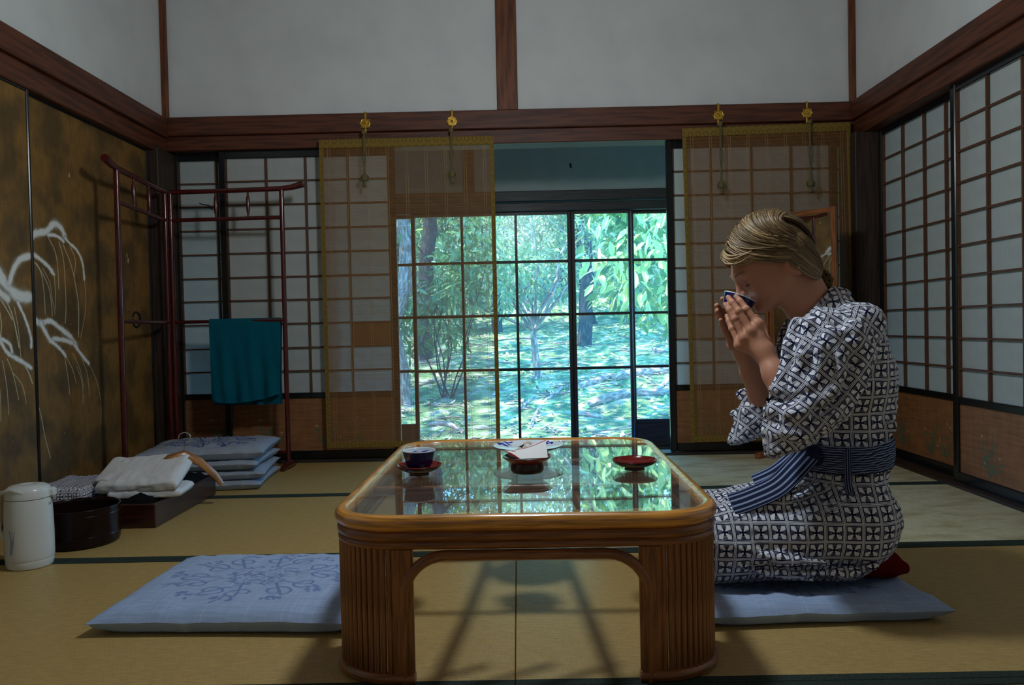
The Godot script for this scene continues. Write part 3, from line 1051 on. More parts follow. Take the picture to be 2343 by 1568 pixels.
# ---------------------------------------------------------------- the table and what stands on it
func round_rect(cx: float, cz: float, hx: float, hz: float, r: float, y: float, n := 9) -> Array:
	var p := []
	for c in [[1, 1, 0.0], [-1, 1, PI / 2], [-1, -1, PI], [1, -1, PI * 1.5]]:
		for k in n + 1:
			var g: float = c[2] + PI / 2 * k / n
			p.append(Vector3(cx + c[0] * (hx - r) + cos(g) * r, y, cz + c[1] * (hz - r) + sin(g) * r))
	return p


func arch(a: Vector3, b: Vector3, top: float, r: float) -> Array:
	var d := (b - a).normalized()
	var p := [a, a + Vector3(0, (top - r) * 0.5, 0), a + Vector3(0, top - r, 0)]
	for k in range(1, 9):
		var g := PI / 2 * k / 8.0
		p.append(a + d * (r - cos(g) * r) + Vector3(0, top - r + sin(g) * r, 0))
	var e := p.size()
	for k in 9:
		var q: Vector3 = p[e - 1 - k]
		p.append(b - d * (q - a).dot(d) + Vector3(0, q.y - a.y, 0))
	p.append(b + Vector3(0, (top - r) * 0.5, 0))
	p.append(b)
	return p


func build_table() -> void:
	var o := thing("rattan_table", "low rattan table with a glass top and ribbed rounded legs", "table", Vector3(0.012, 0, -2.072), -0.012)
	var hx := 0.408
	var hz := 0.537
	var m := MB.new()
	m.tube(round_rect(0, 0, hx - 0.017, hz - 0.017, 0.12, 0.3245), 0.0172, 14, 1.0, Vector3.UP, true)
	part("rim", m, M.rattan, o)
	m = MB.new()
	m.tube(round_rect(0, 0, hx - 0.017, hz - 0.017, 0.12, 0.299), 0.0125, 12, 1.0, Vector3.UP, true)
	part("apron_pole", m, M.rattan_dark, o)
	m = MB.new()
	m.tube(round_rect(0, 0, hx - 0.016, hz - 0.016, 0.12, 0.281), 0.0095, 10, 1.0, Vector3.UP, true)
	part("apron_pole", m, M.rattan_dark, o)
	# glass: an upper and a lower face
	var g := MB.new()
	for y in [0.3375, 0.3315]:
		var ring := round_rect(0, 0, hx - 0.027, hz - 0.027, 0.11, y, 6)
		var c := g.put(Vector3(0, y, 0))
		var first := g.v.size()
		for q in ring:
			g.put(q)
		for k in ring.size():
			g.tri(c, first + k, first + (k + 1) % ring.size())
	part("glass_top", g, M.table_glass, o)
	# legs: upright rods round each rounded corner, a flat board at each end, a bent foot pole
	var rod := MB.new()
	rod.tube([Vector3(0, 0.012, 0), Vector3(0, 0.277, 0)], 0.0066, 7)
	var rod_mesh := rod.mesh()
	for sx in [-1.0, 1.0]:
		for sz in [-1.0, 1.0]:
			var path := []
			var r := 0.118
			var ax := hx - 0.015
			var az := hz - 0.015
			for k in 4:
				path.append(Vector3(sx * ax, 0, sz * (az - r - 0.05 + 0.05 * k / 4.0)))
			for k in 15:
				var t := PI / 2 * k / 14.0
				path.append(Vector3(sx * (ax - r + cos(t) * r), 0, sz * (az - r + sin(t) * r)))
			var lm := MB.new()
			var foot := []
			for q in path:
				foot.append(q + Vector3(0, 0.012, 0))
			foot.append(Vector3(sx * (ax - r - 0.05), 0.012, sz * az))
			lm.tube(foot, 0.0125, 10)
			lm.cbox(Vector3(sx * (ax - r - 0.026), 0.14, sz * (az - 0.002)), Vector3(0.046, 0.272, 0.016), 0.004)
			lm.cbox(Vector3(sx * (ax - 0.002), 0.14, sz * (az - r - 0.066)), Vector3(0.016, 0.272, 0.030), 0.004)
			var leg := part("leg", lm, M.rattan_dark, o)
			for q in path:
				part("rod", rod_mesh, M.rattan_dark, leg, q)
	# bent arches between the legs
	for sz in [-1.0, 1.0]:
		m = MB.new()
		m.tube(arch(Vector3(-0.245, 0, sz * 0.522), Vector3(0.245, 0, sz * 0.522), 0.259, 0.085), 0.0115, 10)
		part("arch_pole", m, M.rattan_dark, o)
	for sx in [-1.0, 1.0]:
		m = MB.new()
		m.tube(arch(Vector3(sx * 0.393, 0, -0.32), Vector3(sx * 0.393, 0, 0.32), 0.259, 0.085), 0.0115, 10)
		part("arch_pole", m, M.rattan_dark, o)
	# poles under the glass
	for z in [-0.24, 0.12]:
		m = MB.new()
		m.tube([Vector3(-0.385, 0.309, z), Vector3(0, 0.309, z), Vector3(0.385, 0.309, z)], 0.010, 10)
		part("cross_pole", m, M.rattan_dark, o)
	for s in [-1.0, 1.0]:
		m = MB.new()
		m.tube([Vector3(s * 0.155 - 0.005, 0.288, 0.50), Vector3(s * 0.125, 0.288, 0.14), Vector3(s * 0.10, 0.288, -0.24), Vector3(s * 0.085, 0.288, -0.50)], 0.014, 10)
		part("long_pole", m, M.rattan_dark, o)
	for k in 5:
		m = MB.new()
		var x := -0.26 + k * 0.115
		m.tube([Vector3(x, 0.305, 0.50), Vector3(x + 0.09, 0.312, 0.43), Vector3(x + 0.19, 0.305, 0.37)], 0.0095, 8)
		part("diagonal_pole", m, M.rattan, o)


func saucer_profile() -> Array:
	return [Vector2(0.0, 0.012), Vector2(0.036, 0.0125), Vector2(0.050, 0.0185), Vector2(0.0562, 0.0245), Vector2(0.0574, 0.0262), Vector2(0.0582, 0.0250), Vector2(0.0572, 0.0225), Vector2(0.051, 0.0155), Vector2(0.037, 0.0092), Vector2(0.0262, 0.0072), Vector2(0.0262, 0.0072), Vector2(0.0248, 0.0040), Vector2(0.0270, 0.0), Vector2(0.0240, 0.0), Vector2(0.0, 0.001)]


func cup_parts(o: Node3D) -> void:
	var m := MB.new()
	m.lathe([Vector2(0.0, 0.0), Vector2(0.021, 0.0), Vector2(0.022, 0.0035), Vector2(0.0275, 0.0055), Vector2(0.0325, 0.012), Vector2(0.0365, 0.024), Vector2(0.0405, 0.040), Vector2(0.0424, 0.0485)], 40)
	part("outside", m, M.navy_glaze, o).set_meta("label", "dark blue outside")
	m = MB.new()
	m.lathe([Vector2(0.0424, 0.0485), Vector2(0.0428, 0.0505), Vector2(0.0418, 0.0512), Vector2(0.0405, 0.0498)], 40)
	part("lip", m, M.white_glaze, o)
	m = MB.new()
	m.lathe([Vector2(0.0405, 0.0498), Vector2(0.038, 0.038), Vector2(0.033, 0.020), Vector2(0.026, 0.011), Vector2(0.014, 0.0075), Vector2(0.0, 0.007)], 40)
	part("inside", m, M.blue_white, o).set_meta("label", "white inside with a blue brush pattern")


func saucer(label: String, at: Vector3) -> void:
	var o := thing("lacquer_saucer", label, "saucer", at, 0.0, "lacquer saucers on the table")
	var prof := saucer_profile()
	var m := MB.new()
	m.lathe(prof.slice(0, 6), 44)
	part("dish", m, M.saucer_lacquer, o)
	m = MB.new()
	m.lathe(prof.slice(5), 44)
	part("underside", m, M.saucer_under, o)


func build_tableware() -> void:
	var top := 0.3378
	saucer("red lacquer saucer standing empty on the right of the table", Vector3(0.296, top, -2.022))
	saucer("red lacquer saucer under the dark blue teacup", Vector3(-0.262, top, -2.008))
	var cup := thing("teacup", "dark blue teacup on the red saucer at the left of the table", "cup", Vector3(-0.262, top + 0.0125, -2.008))
	cup_parts(cup)
	# sweet stand
	var o := thing("sweet_stand", "dark lacquer sweet stand on a drum foot holding a folded paper", "stand", Vector3(0.017, top, -2.012))
	var m := MB.new()
	m.lathe([Vector2(0.0, 0.030), Vector2(0.045, 0.031), Vector2(0.059, 0.040), Vector2(0.0635, 0.0425), Vector2(0.0635, 0.0405), Vector2(0.060, 0.037), Vector2(0.047, 0.0265), Vector2(0.030, 0.025)], 44)
	part("dish", m, M.saucer_lacquer, o)
	m = MB.new()
	m.lathe([Vector2(0.040, 0.026), Vector2(0.043, 0.016), Vector2(0.0425, 0.006), Vector2(0.039, 0.0), Vector2(0.0, 0.0)], 40)
	part("drum_foot", m, M.saucer_under, o)
	# folded paper
	var pp := thing("folded_paper", "white folded paper with a red edge lying on the sweet stand", "paper", Vector3(0.017, top + 0.041, -2.012), 0.0)
	var sheet := func(a: float, b: float, lift: float) -> Vector3:
		var back := Vector3(-0.078, 0.011, -0.035).lerp(Vector3(0.050, 0.034, -0.042), a)
		var front := Vector3(-0.020, 0.0015, 0.052).lerp(Vector3(0.052, 0.003, 0.046), a)
		var p := back.lerp(front, b)
		p.y += -0.010 * sin(PI * a) * (1.0 - b) + 0.006 * sin(PI * b) + lift
		return p
	m = MB.new()
	m.grid(14, 8, func(a, b): return sheet.call(a, b, 0.0))
	part("sheet", m, M.note_paper, pp)
	m = MB.new()
	m.grid(14, 1, func(a, b): return sheet.call(a, b * 0.045, 0.0006))
	part("red_edge", m, M.red_ink, pp)
	m = MB.new()
	m.grid(1, 10, func(a, b): return sheet.call(a * 0.035, b, 0.0006))
	part("red_edge", m, M.red_ink, pp)
	m = MB.new()
	m.grid(4, 2, func(a, b): return sheet.call(0.16 + a * 0.10, 0.30 + b * 0.10, 0.0006))
	part("red_stamp", m, M.red_ink, pp)
	# plate with wrappers
	o = thing("footed_plate", "blue and white porcelain plate on a foot at the back of the table", "plate", Vector3(0.022, top, -2.205))
	m = MB.new()
	m.lathe([Vector2(0.0, 0.026), Vector2(0.055, 0.027), Vector2(0.080, 0.033), Vector2(0.0965, 0.040), Vector2(0.0985, 0.0405)], 48)
	for i in m.uv.size():
		m.uv[i] = Vector2(m.v[i].x * 5.0 + 0.5, m.v[i].z * 5.0 + 0.5)
	part("dish", m, M.blue_white, o).set_meta("label", "white dish with blue brushwork")
	m = MB.new()
	m.lathe([Vector2(0.0985, 0.0405), Vector2(0.0985, 0.0385), Vector2(0.094, 0.0365)], 48)
	part("rim_line", m, M.navy_glaze, o).set_meta("label", "dark blue rim line")
	m = MB.new()
	m.lathe([Vector2(0.094, 0.0365), Vector2(0.078, 0.030), Vector2(0.060, 0.0235), Vector2(0.056, 0.018), Vector2(0.055, 0.0), Vector2(0.051, 0.0), Vector2(0.0, 0.002)], 48)
	part("foot", m, M.white_glaze, o)
	rng.seed = 15
	for k in 3:
		var w := thing("sweet_wrapper", ["crumpled pale wrapper in the middle of the plate", "crumpled beige wrapper at the front of the plate", "small twisted wrapper at the back of the plate"][k], "wrapper", Vector3(0.022 + [0.012, -0.014, 0.004][k], top + 0.0265, -2.205 + [-0.008, 0.022, -0.042][k]), k * 1.3, "wrappers on the plate")
		m = MB.new()
		var n := FastNoiseLite.new()
		n.seed = k
		n.frequency = 26.0
		m.grid(10, 8, func(a, b):
			var q := Vector3((a - 0.5) * 0.05, 0.0, (b - 0.5) * 0.032)
			q.y = maxf(0.0005, 0.011 + n.get_noise_2d(q.x * 2.0, q.z * 2.0) * 0.018 - (q.x * q.x + q.z * q.z) * 12.0)
			return q)
		part("foil", m, [M.note_paper, M.wrapper, M.wrapper][k], w)


# ---------------------------------------------------------------- blinds
func build_blinds() -> void:
	blind("bamboo blind with a gold brocade edge, left of the open garden view", Vector3(-1.043, 0.078, BACK + 0.062), 0.937, 1.658, 0.0, 61)
	blind("bamboo blind with a brocade edge hanging in the dark right corner", Vector3(0.922, 0.070, BACK + 0.062), 0.895, 1.682, 0.014, 62)
	var spots := [[-0.795, 1.476], [-0.329, 1.484], [1.099, 1.395], [1.572, 1.392]]
	var where := ["above the left part of the left blind", "above the left blind, next to the centre post", "above the left part of the right blind", "nearest the right corner above the right blind"]
	var under := ["before the left half of the left blind", "before the left blind near the centre post", "before the left half of the right blind", "before the right blind near the corner"]
	for k in 4:
		hook(Vector3(spots[k][0], 1.822, BACK + 0.037), "gold wheel-shaped blind hook " + where[k])
		tassel(Vector3(spots[k][0] - 0.002, 1.772, BACK + 0.085), 1.772 - spots[k][1], "olive tasselled cord hanging " + under[k])


func blind(label: String, at: Vector3, w: float, h: float, tilt: float, sd: int) -> void:
	var o := thing("bamboo_blind", label, "blind", at, 0.0, "bamboo blinds on the back wall")
	o.rotation.z = tilt
	rng.seed = sd
	var e := 0.022
	var m := MB.new()
	m.cbox(Vector3(w / 2, h - 0.024, 0), Vector3(w, 0.048, 0.007), 0.002)
	part("brocade_top", m, M.brocade, o)
	m = MB.new()
	m.cbox(Vector3(w / 2, 0.016, 0), Vector3(w, 0.032, 0.010), 0.003)
	part("brocade_bottom", m, M.brocade, o)
	for x in [e / 2, w - e / 2]:
		m = MB.new()
		m.cbox(Vector3(x, h / 2 - 0.008, 0), Vector3(e, h - 0.08, 0.0055), 0.002)
		part("brocade_side", m, M.brocade, o)
	# reeds
	m = MB.new()
	var pitch := 0.0024
	var n := int((h - 0.08) / pitch)
	var wav := FastNoiseLite.new()
	wav.seed = sd
	wav.frequency = 3.0
	for k in n:
		var y := 0.032 + pitch * (k + 0.5)
		var rr := 0.00071 * rng.randf_range(0.85, 1.15)
		var p := []
		for s in 6:
			var x2 := lerpf(e * 0.5, w - e * 0.5, s / 5.0)
			p.append(Vector3(x2, y + wav.get_noise_2d(x2 * 2.0, k * 3.7) * 0.0009, 0))
		m.tube(p, rr, 4, 0.8)
	var reeds := part("reeds", m, M.reed, o)
	reeds.set_meta("kind", "stuff")
	# pairs of binding threads
	for k in 9:
		var x3 := w * (k + 0.5) / 9.0
		m = MB.new()
		for d in [-0.006, 0.006]:
			m.box(Vector3(x3 + d, h / 2 - 0.008, 0.0009), Vector3(0.0011, h - 0.08, 0.0008))
		part("binding_thread", m, M.blind_thread, o)


func hook(at: Vector3, label: String) -> void:
	var o := thing("blind_hook", label, "hook", at, 0.0, "gold blind hooks on the long beam")
	var m := MB.new()
	m.tube([Vector3(0, -0.05, 0.004), Vector3(0, 0.0, 0.0025), Vector3(0, 0.060, 0.0025), Vector3(0, 0.0625, 0.0), Vector3(0, 0.0628, -0.03)], 0.0068, 6, 0.3, Vector3(0, 0, 1))
	part("strap", m, M.gold, o)
	m = MB.new()
	m.lathe([Vector2(0.0, 0.0045), Vector2(0.021, 0.0045), Vector2(0.021, 0.0045), Vector2(0.022, 0.009), Vector2(0.026, 0.009), Vector2(0.0275, 0.006), Vector2(0.0275, 0.0)], 32, Transform3D(Basis(Vector3.RIGHT, PI / 2), Vector3.ZERO))
	part("wheel", m, M.gold, o)
	m = MB.new()
	m.lathe([Vector2(0.0, 0.0125), Vector2(0.005, 0.0115), Vector2(0.0075, 0.0075), Vector2(0.0075, 0.004)], 16, Transform3D(Basis(Vector3.RIGHT, PI / 2), Vector3.ZERO))
	part("hub", m, M.gold, o)
	for k in 8:
		var g := TAU * k / 8.0
		m = MB.new()
		var b := Basis(Vector3(0, 0, 1), g)
		m.cbox(b * Vector3(0.0145, 0, 0.0062), Vector3(0.015, 0.0030, 0.0036), 0.0006, b)
		m.lathe([Vector2(0.0, -0.004), Vector2(0.0035, -0.002), Vector2(0.0035, 0.002), Vector2(0.0, 0.004)], 8, Transform3D(Basis(), b * Vector3(0.0295, 0, 0.005)))
		part("spoke", m, M.gold, o)


func tassel(at: Vector3, drop: float, label: String) -> void:
	var o := thing("cord_tassel", label, "tassel", at, 0.0, "cord tassels in front of the blinds")
	var m := MB.new()
	m.lathe([Vector2(0.0, 0.006), Vector2(0.009, 0.003), Vector2(0.013, -0.008), Vector2(0.009, -0.018), Vector2(0.0, -0.02)], 12)
	part("top_knot", m, M.cord, o)
	for s in [-1.0, 1.0]:
		m = MB.new()
		var p := []
		for k in 13:
			var t := k / 12.0
			p.append(Vector3(s * (0.0045 * sin(PI * t) + 0.002 * sin(t * 14.0)), -0.012 - t * (drop - 0.075), 0.002 * cos(t * 14.0) * s))
		m.tube(p, 0.0035, 7)
		part("cord", m, M.cord, o)
	m = MB.new()
	var y := -(drop - 0.062)
	m.lathe([Vector2(0.0, y + 0.012), Vector2(0.008, y + 0.008), Vector2(0.0165, y - 0.006), Vector2(0.0175, y - 0.020), Vector2(0.014, y - 0.030), Vector2(0.006, y - 0.032), Vector2(0.007, y - 0.036), Vector2(0.0085, y - 0.050), Vector2(0.010, y - 0.060), Vector2(0.0, y - 0.062)], 12)
	part("tassel_head", m, M.cord, o)
	for s in [-1.0, 1.0]:
		m = MB.new()
		m.tube([Vector3(s * 0.012, y, 0), Vector3(s * 0.022, y - 0.012, 0), Vector3(s * 0.019, y - 0.030, 0), Vector3(s * 0.008, y - 0.034, 0)], 0.003, 6)
		part("loop", m, M.cord, o)


# ---------------------------------------------------------------- clothes rack
func build_rack() -> void:
	var o := thing("clothes_rack", "red lacquered folding clothes rack standing in the left corner", "rack", Vector3.ZERO)
	var fold := Vector3(-1.822, 0, -4.075)
	var wings := [[Vector3(-1.208, 0, -4.045), 1], [Vector3(-1.762, 0, -3.455), 0]]
	for w in wings:
		var out: Vector3 = w[0]
		var d := (out - fold).normalized()
		var a := fold + d * 0.022
		var upto := 1.452
		for q in [a, out]:
			var m := MB.new()
			m.tube([q + Vector3(0, 0.02, 0), q + Vector3(0, 0.75, 0), q + Vector3(0, upto, 0)], 0.0125, 12)
			part("post", m, M.red_lacquer, o)
		# top bar sweeps up beyond the outer post
		var m2 := MB.new()
		var tip := out + d * 0.115
		m2.tube([a + Vector3(0, 1.452, 0), a.lerp(out, 0.5) + Vector3(0, 1.452, 0), out + Vector3(0, 1.454, 0), out.lerp(tip, 0.5) + Vector3(0, 1.460, 0), tip + Vector3(0, 1.474, 0)], [0.0125, 0.0125, 0.0135, 0.0155, 0.018], 12)
		part("top_bar", m2, M.red_lacquer, o)
		for y in [1.306, 0.774, 0.085]:
			m2 = MB.new()
			m2.tube([a + Vector3(0, y, 0), out + Vector3(0, y, 0)], 0.0105 if y > 1.0 else 0.0095, 10)
			part("cross_bar", m2, M.red_lacquer, o)
		for t in [0.41, 0.70] if w[1] == 1 else [0.36, 0.68]:
			var at: Vector3 = a.lerp(out, t)
			m2 = MB.new()
			m2.lathe([Vector2(0.0055, 1.31), Vector2(0.0055, 1.33), Vector2(0.009, 1.343), Vector2(0.0105, 1.38), Vector2(0.009, 1.412), Vector2(0.0055, 1.425), Vector2(0.0055, 1.45)], 14, Transform3D(Basis(), at))
			part("baluster", m2, M.red_lacquer, o)
		var side := Vector3(-d.z, 0, d.x)
		m2 = MB.new()
		m2.tube([out - side * 0.10 + Vector3(0, 0.012, 0), out - side * 0.05 + Vector3(0, 0.02, 0), out + Vector3(0, 0.024, 0), out + side * 0.05 + Vector3(0, 0.02, 0), out + side * 0.10 + Vector3(0, 0.012, 0)], [0.011, 0.016, 0.022, 0.016, 0.011], 10)
		part("foot", m2, M.red_lacquer, o)
	for y in [0.3, 0.9, 1.25]:
		var h := MB.new()
		h.tube([fold + Vector3(0.006, y - 0.02, 0.006), fold + Vector3(0.006, y + 0.02, 0.006)], 0.006, 8)
		part("hinge", h, M.black_lacquer, o)
	var wire := thing("wire_hook", "small black wire hook on the upper rail of the clothes rack", "hook", Vector3(-1.585, 1.375, -4.045))
	var wm := MB.new()
	wm.tube([Vector3(0.02, -0.01, 0), Vector3(0, 0, 0.012), Vector3(-0.03, 0.004, 0.015), Vector3(-0.045, 0.012, 0.012)], 0.0025, 6)
	wm.tube([Vector3(0.02, -0.02, 0), Vector3(0, -0.012, 0.012), Vector3(-0.02, -0.014, 0.014)], 0.0022, 6)
	part("wire", wm, M.black_cloth, wire)
	# cloth over the middle bar
	var c := thing("hanging_cloth", "teal cotton cloth folded over the middle bar of the clothes rack", "cloth", Vector3(-1.418, 0.774, -4.057))
	var n := FastNoiseLite.new()
	n.seed = 5
	n.frequency = 4.0
	for f in [1.0, -1.0]:
		var lenf := 0.415 if f > 0 else 0.44
		var m := MB.new()
		m.grid(40, 36, func(a, b):
			var s: float = b * (lenf + 0.02)
			var x: float = (a - 0.5) * 0.374
			var drop := maxf(0.0, s - 0.02)
			var q := Vector3(x, 0.0, 0.0)
			if s < 0.02:
				var g := s / 0.02 * PI / 2
				q.y = 0.0135 * cos(g)
				q.z = f * 0.0135 * sin(g)
			else:
				q.y = -drop
				q.z = f * (0.0135 + 0.006 * drop)
			var k := clampf(drop / 0.35, 0.0, 1.0)
			q.z += k * (0.007 * sin(x * 46.0 + drop * 3.0 * f) + 0.005 * sin(x * 83.0 - drop * 8.0) + 0.006 * n.get_noise_2d(x * 2.0, drop * 1.4 + f)) + (0.012 * k if f > 0 else 0.0)
			q.x += (0.022 * drop * (1.0 if x < 0 else -0.3)) * (0.374 / 2 - absf(x)) * 0.0 + 0.045 * drop * (0.5 - a) * -0.2 + 0.02 * k * (0.5 - a)
			if f > 0:   # lower corners are lifted a little
				q.y += 0.06 * pow(maxf(0.0, absf(a - 0.42) * 2.0 - 0.72), 1.2) * k
				q.y -= 0.012 * k * sin(a * 5.0)
			return q)
		part("fold", m, M.teal_cloth, c)


# ---------------------------------------------------------------- cushions
func cushion_mesh(w: float, d: float, h: float, sd: int, press = null) -> ArrayMesh:
	var n := FastNoiseLite.new()
	n.seed = sd
	n.frequency = 2.2
	var m := MB.new()
	for f in [1.0, -1.0]:
		m.grid(44, 44, func(a, b):
			var u: float = a * 2.0 - 1.0
			var v: float = b * 2.0 - 1.0
			# sides draw in a little between pointed corners
			var bow := 0.035
			var x: float = u * w * 0.5 * (1.0 - bow * (1.0 - v * v))
			var z := v * d * 0.5 * (1.0 - bow * (1.0 - u * u))
			var puff := pow(maxf(0.0, 1.0 - pow(absf(u), 6.0)), 0.55) * pow(maxf(0.0, 1.0 - pow(absf(v), 6.0)), 0.55)
			var mid := h * 0.42 * (1.0 - 0.35 * puff) + 0.006 * n.get_noise_2d(x * 2.0, z * 2.0)
			var y: float = mid + f * h * 0.55 * puff
			if f > 0:
				y += (0.004 * n.get_noise_2d(x * 5.0, z * 5.0) + 0.003 * n.get_noise_2d(x * 14.0, z * 3.0)) * puff
				if press:
					y -= press.call(x, z) * puff
			else:
				y = maxf(y, 0.001)
			return Vector3(x, y, z), func(a, b): return Vector2(a, b) if f > 0 else Vector2(0.02 + a * 0.05, b))
	return m.mesh()


func build_cushions() -> void:
	var big := cushion_mesh(0.66, 0.52, 0.078, 3)
	var o := thing("floor_cushion", "pale blue floor cushion with an arabesque print, lying left of the table", "cushion", Vector3(-0.703, 0, -2.068), -0.05, "blue floor cushions")
	part("cover", big, M.cushion_cloth, o)
	o = thing("floor_cushion", "pale blue floor cushion under the kneeling person", "cushion", Vector3(0.70, 0, -2.075), 0.03, "blue floor cushions")
	part("cover", cushion_mesh(0.60, 0.55, 0.072, 7, func(x, z): return 0.032 * exp(-(pow((x - 0.0) / 0.26, 4.0) + pow((z + 0.02) / 0.19, 4.0)))), M.cushion_cloth, o)
	var turn := [0.10, 0.14, 0.06, 0.12]
	var dx := [0.0, 0.008, -0.004, 0.010]
	var said := ["lowest blue cushion of the stack in the left corner", "second cushion from the bottom of the corner stack", "third cushion from the bottom of the corner stack", "top cushion of the corner stack with a dark blue flower print"]
	for k in 4:
		o = thing("floor_cushion", said[k], "cushion", Vector3(-1.482 + dx[k], 0.046 * k, -3.700), turn[k], "blue floor cushions")
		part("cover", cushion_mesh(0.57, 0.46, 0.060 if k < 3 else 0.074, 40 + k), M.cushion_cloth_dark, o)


# ---------------------------------------------------------------- things on the left
func build_left_things() -> void:
	# vacuum flask
	var o := thing("vacuum_flask", "white table vacuum flask with a pouring spout at the left edge", "flask", Vector3(-1.540, 0, -2.415), 0.35)
	var m := MB.new()
	m.lathe([Vector2(0.0, 0.0), Vector2(0.060, 0.0), Vector2(0.064, 0.004), Vector2(0.0665, 0.020), Vector2(0.0655, 0.026), Vector2(0.0655, 0.026), Vector2(0.068, 0.030), Vector2(0.0685, 0.045), Vector2(0.0685, 0.10), Vector2(0.067, 0.16), Vector2(0.0645, 0.205), Vector2(0.0635, 0.213)], 48)
	part("body", m, M.flask_white, o)
	m = MB.new()
	m.lathe([Vector2(0.0635, 0.2145), Vector2(0.0645, 0.217), Vector2(0.0635, 0.236), Vector2(0.060, 0.246), Vector2(0.050, 0.2525), Vector2(0.032, 0.256), Vector2(0.020, 0.256), Vector2(0.018, 0.253), Vector2(0.0, 0.252)], 48)
	part("lid", m, M.flask_white, o)
	m = MB.new()
	m.cbox(Vector3(0.064, 0.226, 0), Vector3(0.028, 0.030, 0.030), 0.007)
	part("spout", m, M.flask_white, o)
	m = MB.new()
	m.cbox(Vector3(0.071, 0.212, 0), Vector3(0.012, 0.026, 0.016), 0.005)
	part("spout_mouth", m, M.flask_grey, o)
	m = MB.new()
	m.cbox(Vector3(0.0655, 0.196, 0.016), Vector3(0.004, 0.003, 0.024), 0.0008)
	part("maker_mark", m, M.flask_grey, o)
	m = MB.new()
	for k in 3:
		m.tube([Vector3(-0.0405 + k * 0.004, 0.05, 0.0552 + k * 0.002), Vector3(-0.036 + k * 0.003, 0.09, 0.0583 + k * 0.0016), Vector3(-0.0405 + k * 0.008, 0.125, 0.0545 + k * 0.004)], 0.0011, 5)
	part("printed_reeds", m, M.flask_ink, o)
	m = MB.new()
	m.tube([Vector3(0, 0.236, 0.058), Vector3(-0.03, 0.248, 0.056), Vector3(-0.072, 0.236, 0.02), Vector3(-0.082, 0.20, 0.0), Vector3(-0.080, 0.12, 0.0), Vector3(-0.066, 0.09, 0.0)], 0.007, 10)
	part("handle", m, M.flask_white, o)
	# lacquer tub
	o = thing("lacquer_tub", "dark round lacquer tub between the flask and the clothes tray", "tub", Vector3(-1.528, 0, -2.675))
	m = MB.new()
	m.lathe([Vector2(0.0, 0.0), Vector2(0.116, 0.0), Vector2(0.124, 0.008), Vector2(0.127, 0.03), Vector2(0.127, 0.122), Vector2(0.1285, 0.128), Vector2(0.1265, 0.1315), Vector2(0.1225, 0.1295), Vector2(0.121, 0.12), Vector2(0.119, 0.020), Vector2(0.10, 0.012), Vector2(0.0, 0.011)], 64)
	part("body", m, M.tub_lacquer, o)
	for y in [0.034, 0.104]:
		m = MB.new()
		m.lathe([Vector2(0.1268, y - 0.005), Vector2(0.1282, y - 0.003), Vector2(0.1282, y + 0.003), Vector2(0.1268, y + 0.005)], 64)
		part("hoop", m, M.tub_lacquer, o)
	# clothes tray
	o = thing("clothes_tray", "dark red lacquered tray holding folded clothes and towels", "tray", Vector3(-1.605, 0, -3.135), 0.0)
	m = MB.new()
	m.cbox(Vector3(0, 0.009, 0), Vector3(0.50, 0.014, 0.545), 0.003)
	part("base", m, M.dark_lacquer_wood, o)
	for s in [-1.0, 1.0]:
		m = MB.new()
		m.cbox(Vector3(s * 0.251, 0.046, 0), Vector3(0.012, 0.088, 0.575), 0.003)
		part("side", m, M.dark_lacquer_wood, o)
		m = MB.new()
		m.cbox(Vector3(0, 0.046, s * 0.281), Vector3(0.50, 0.088, 0.012), 0.003)
		part("side", m, M.dark_lacquer_wood, o)
	# clothes in it
	o = thing("dark_garment", "folded black garment filling the clothes tray", "garment", Vector3(-1.605, 0.017, -3.135))
	part("cloth", folded(0.475, 0.53, 0.092, 0.034, 3), M.black_cloth, o)
	o = thing("patterned_robe", "blue and white patterned robe folded at the left of the tray", "garment", Vector3(-1.722, 0.080, -2.99), 0.08)
	part("cloth", folded(0.20, 0.30, 0.075, 0.012, 8), M.robe_small, o)
	o = thing("folded_towel", "white towel folded under the larger towel in the tray", "towel", Vector3(-1.43, 0.094, -3.00), 0.12, "white towels in the tray")
	part("cloth", folded(0.27, 0.18, 0.034, 0.012, 12), M.towel, o)
	o = thing("folded_towel", "large white towel folded on top of the clothes tray", "towel", Vector3(-1.452, 0.118, -3.00), 0.05, "white towels in the tray")
	var tw := part("cloth", folded(0.310, 0.185, 0.052, 0.014, 14), M.towel, o)
	tw.rotation = Vector3(0.36, 0, 0.03)
	tw.position.y = 0.028
	var tw2 := part("inner_fold", folded(0.304, 0.175, 0.016, 0.008, 18), M.towel, o)
	tw2.rotation = Vector3(0.36, 0, 0.03)
	tw2.position = Vector3(-0.012, 0.072, -0.012)
	# coat hanger
	o = thing("coat_hanger", "wooden coat hanger with a chrome hook lying on the clothes tray", "hanger", Vector3(-1.335, 0.232, -3.08), 0.0)
	m = MB.new()
	m.tube([Vector3(-0.10, -0.055, 0.05), Vector3(-0.05, -0.012, 0.02), Vector3(0, 0, 0), Vector3(0.045, -0.035, -0.04), Vector3(0.085, -0.095, -0.085), Vector3(0.105, -0.140, -0.11)], [0.012, 0.019, 0.022, 0.019, 0.017, 0.013], 12, 0.45, Vector3(0, 0, 1))
	part("shoulder", m, M.hanger_wood, o)
	m = MB.new()
	var hk := [Vector3(0.004, 0.015, 0), Vector3(0.006, 0.045, 0.004), Vector3(0.022, 0.058, 0.0), Vector3(0.024, 0.080, 0.0), Vector3(0.004, 0.090, 0.0), Vector3(-0.016, 0.082, 0.0), Vector3(-0.022, 0.066, 0.0)]
	m.tube(smooth_line(hk, 5), 0.0022, 7)
	part("hook", m, M.chrome, o).set_meta("label", "chrome hook")


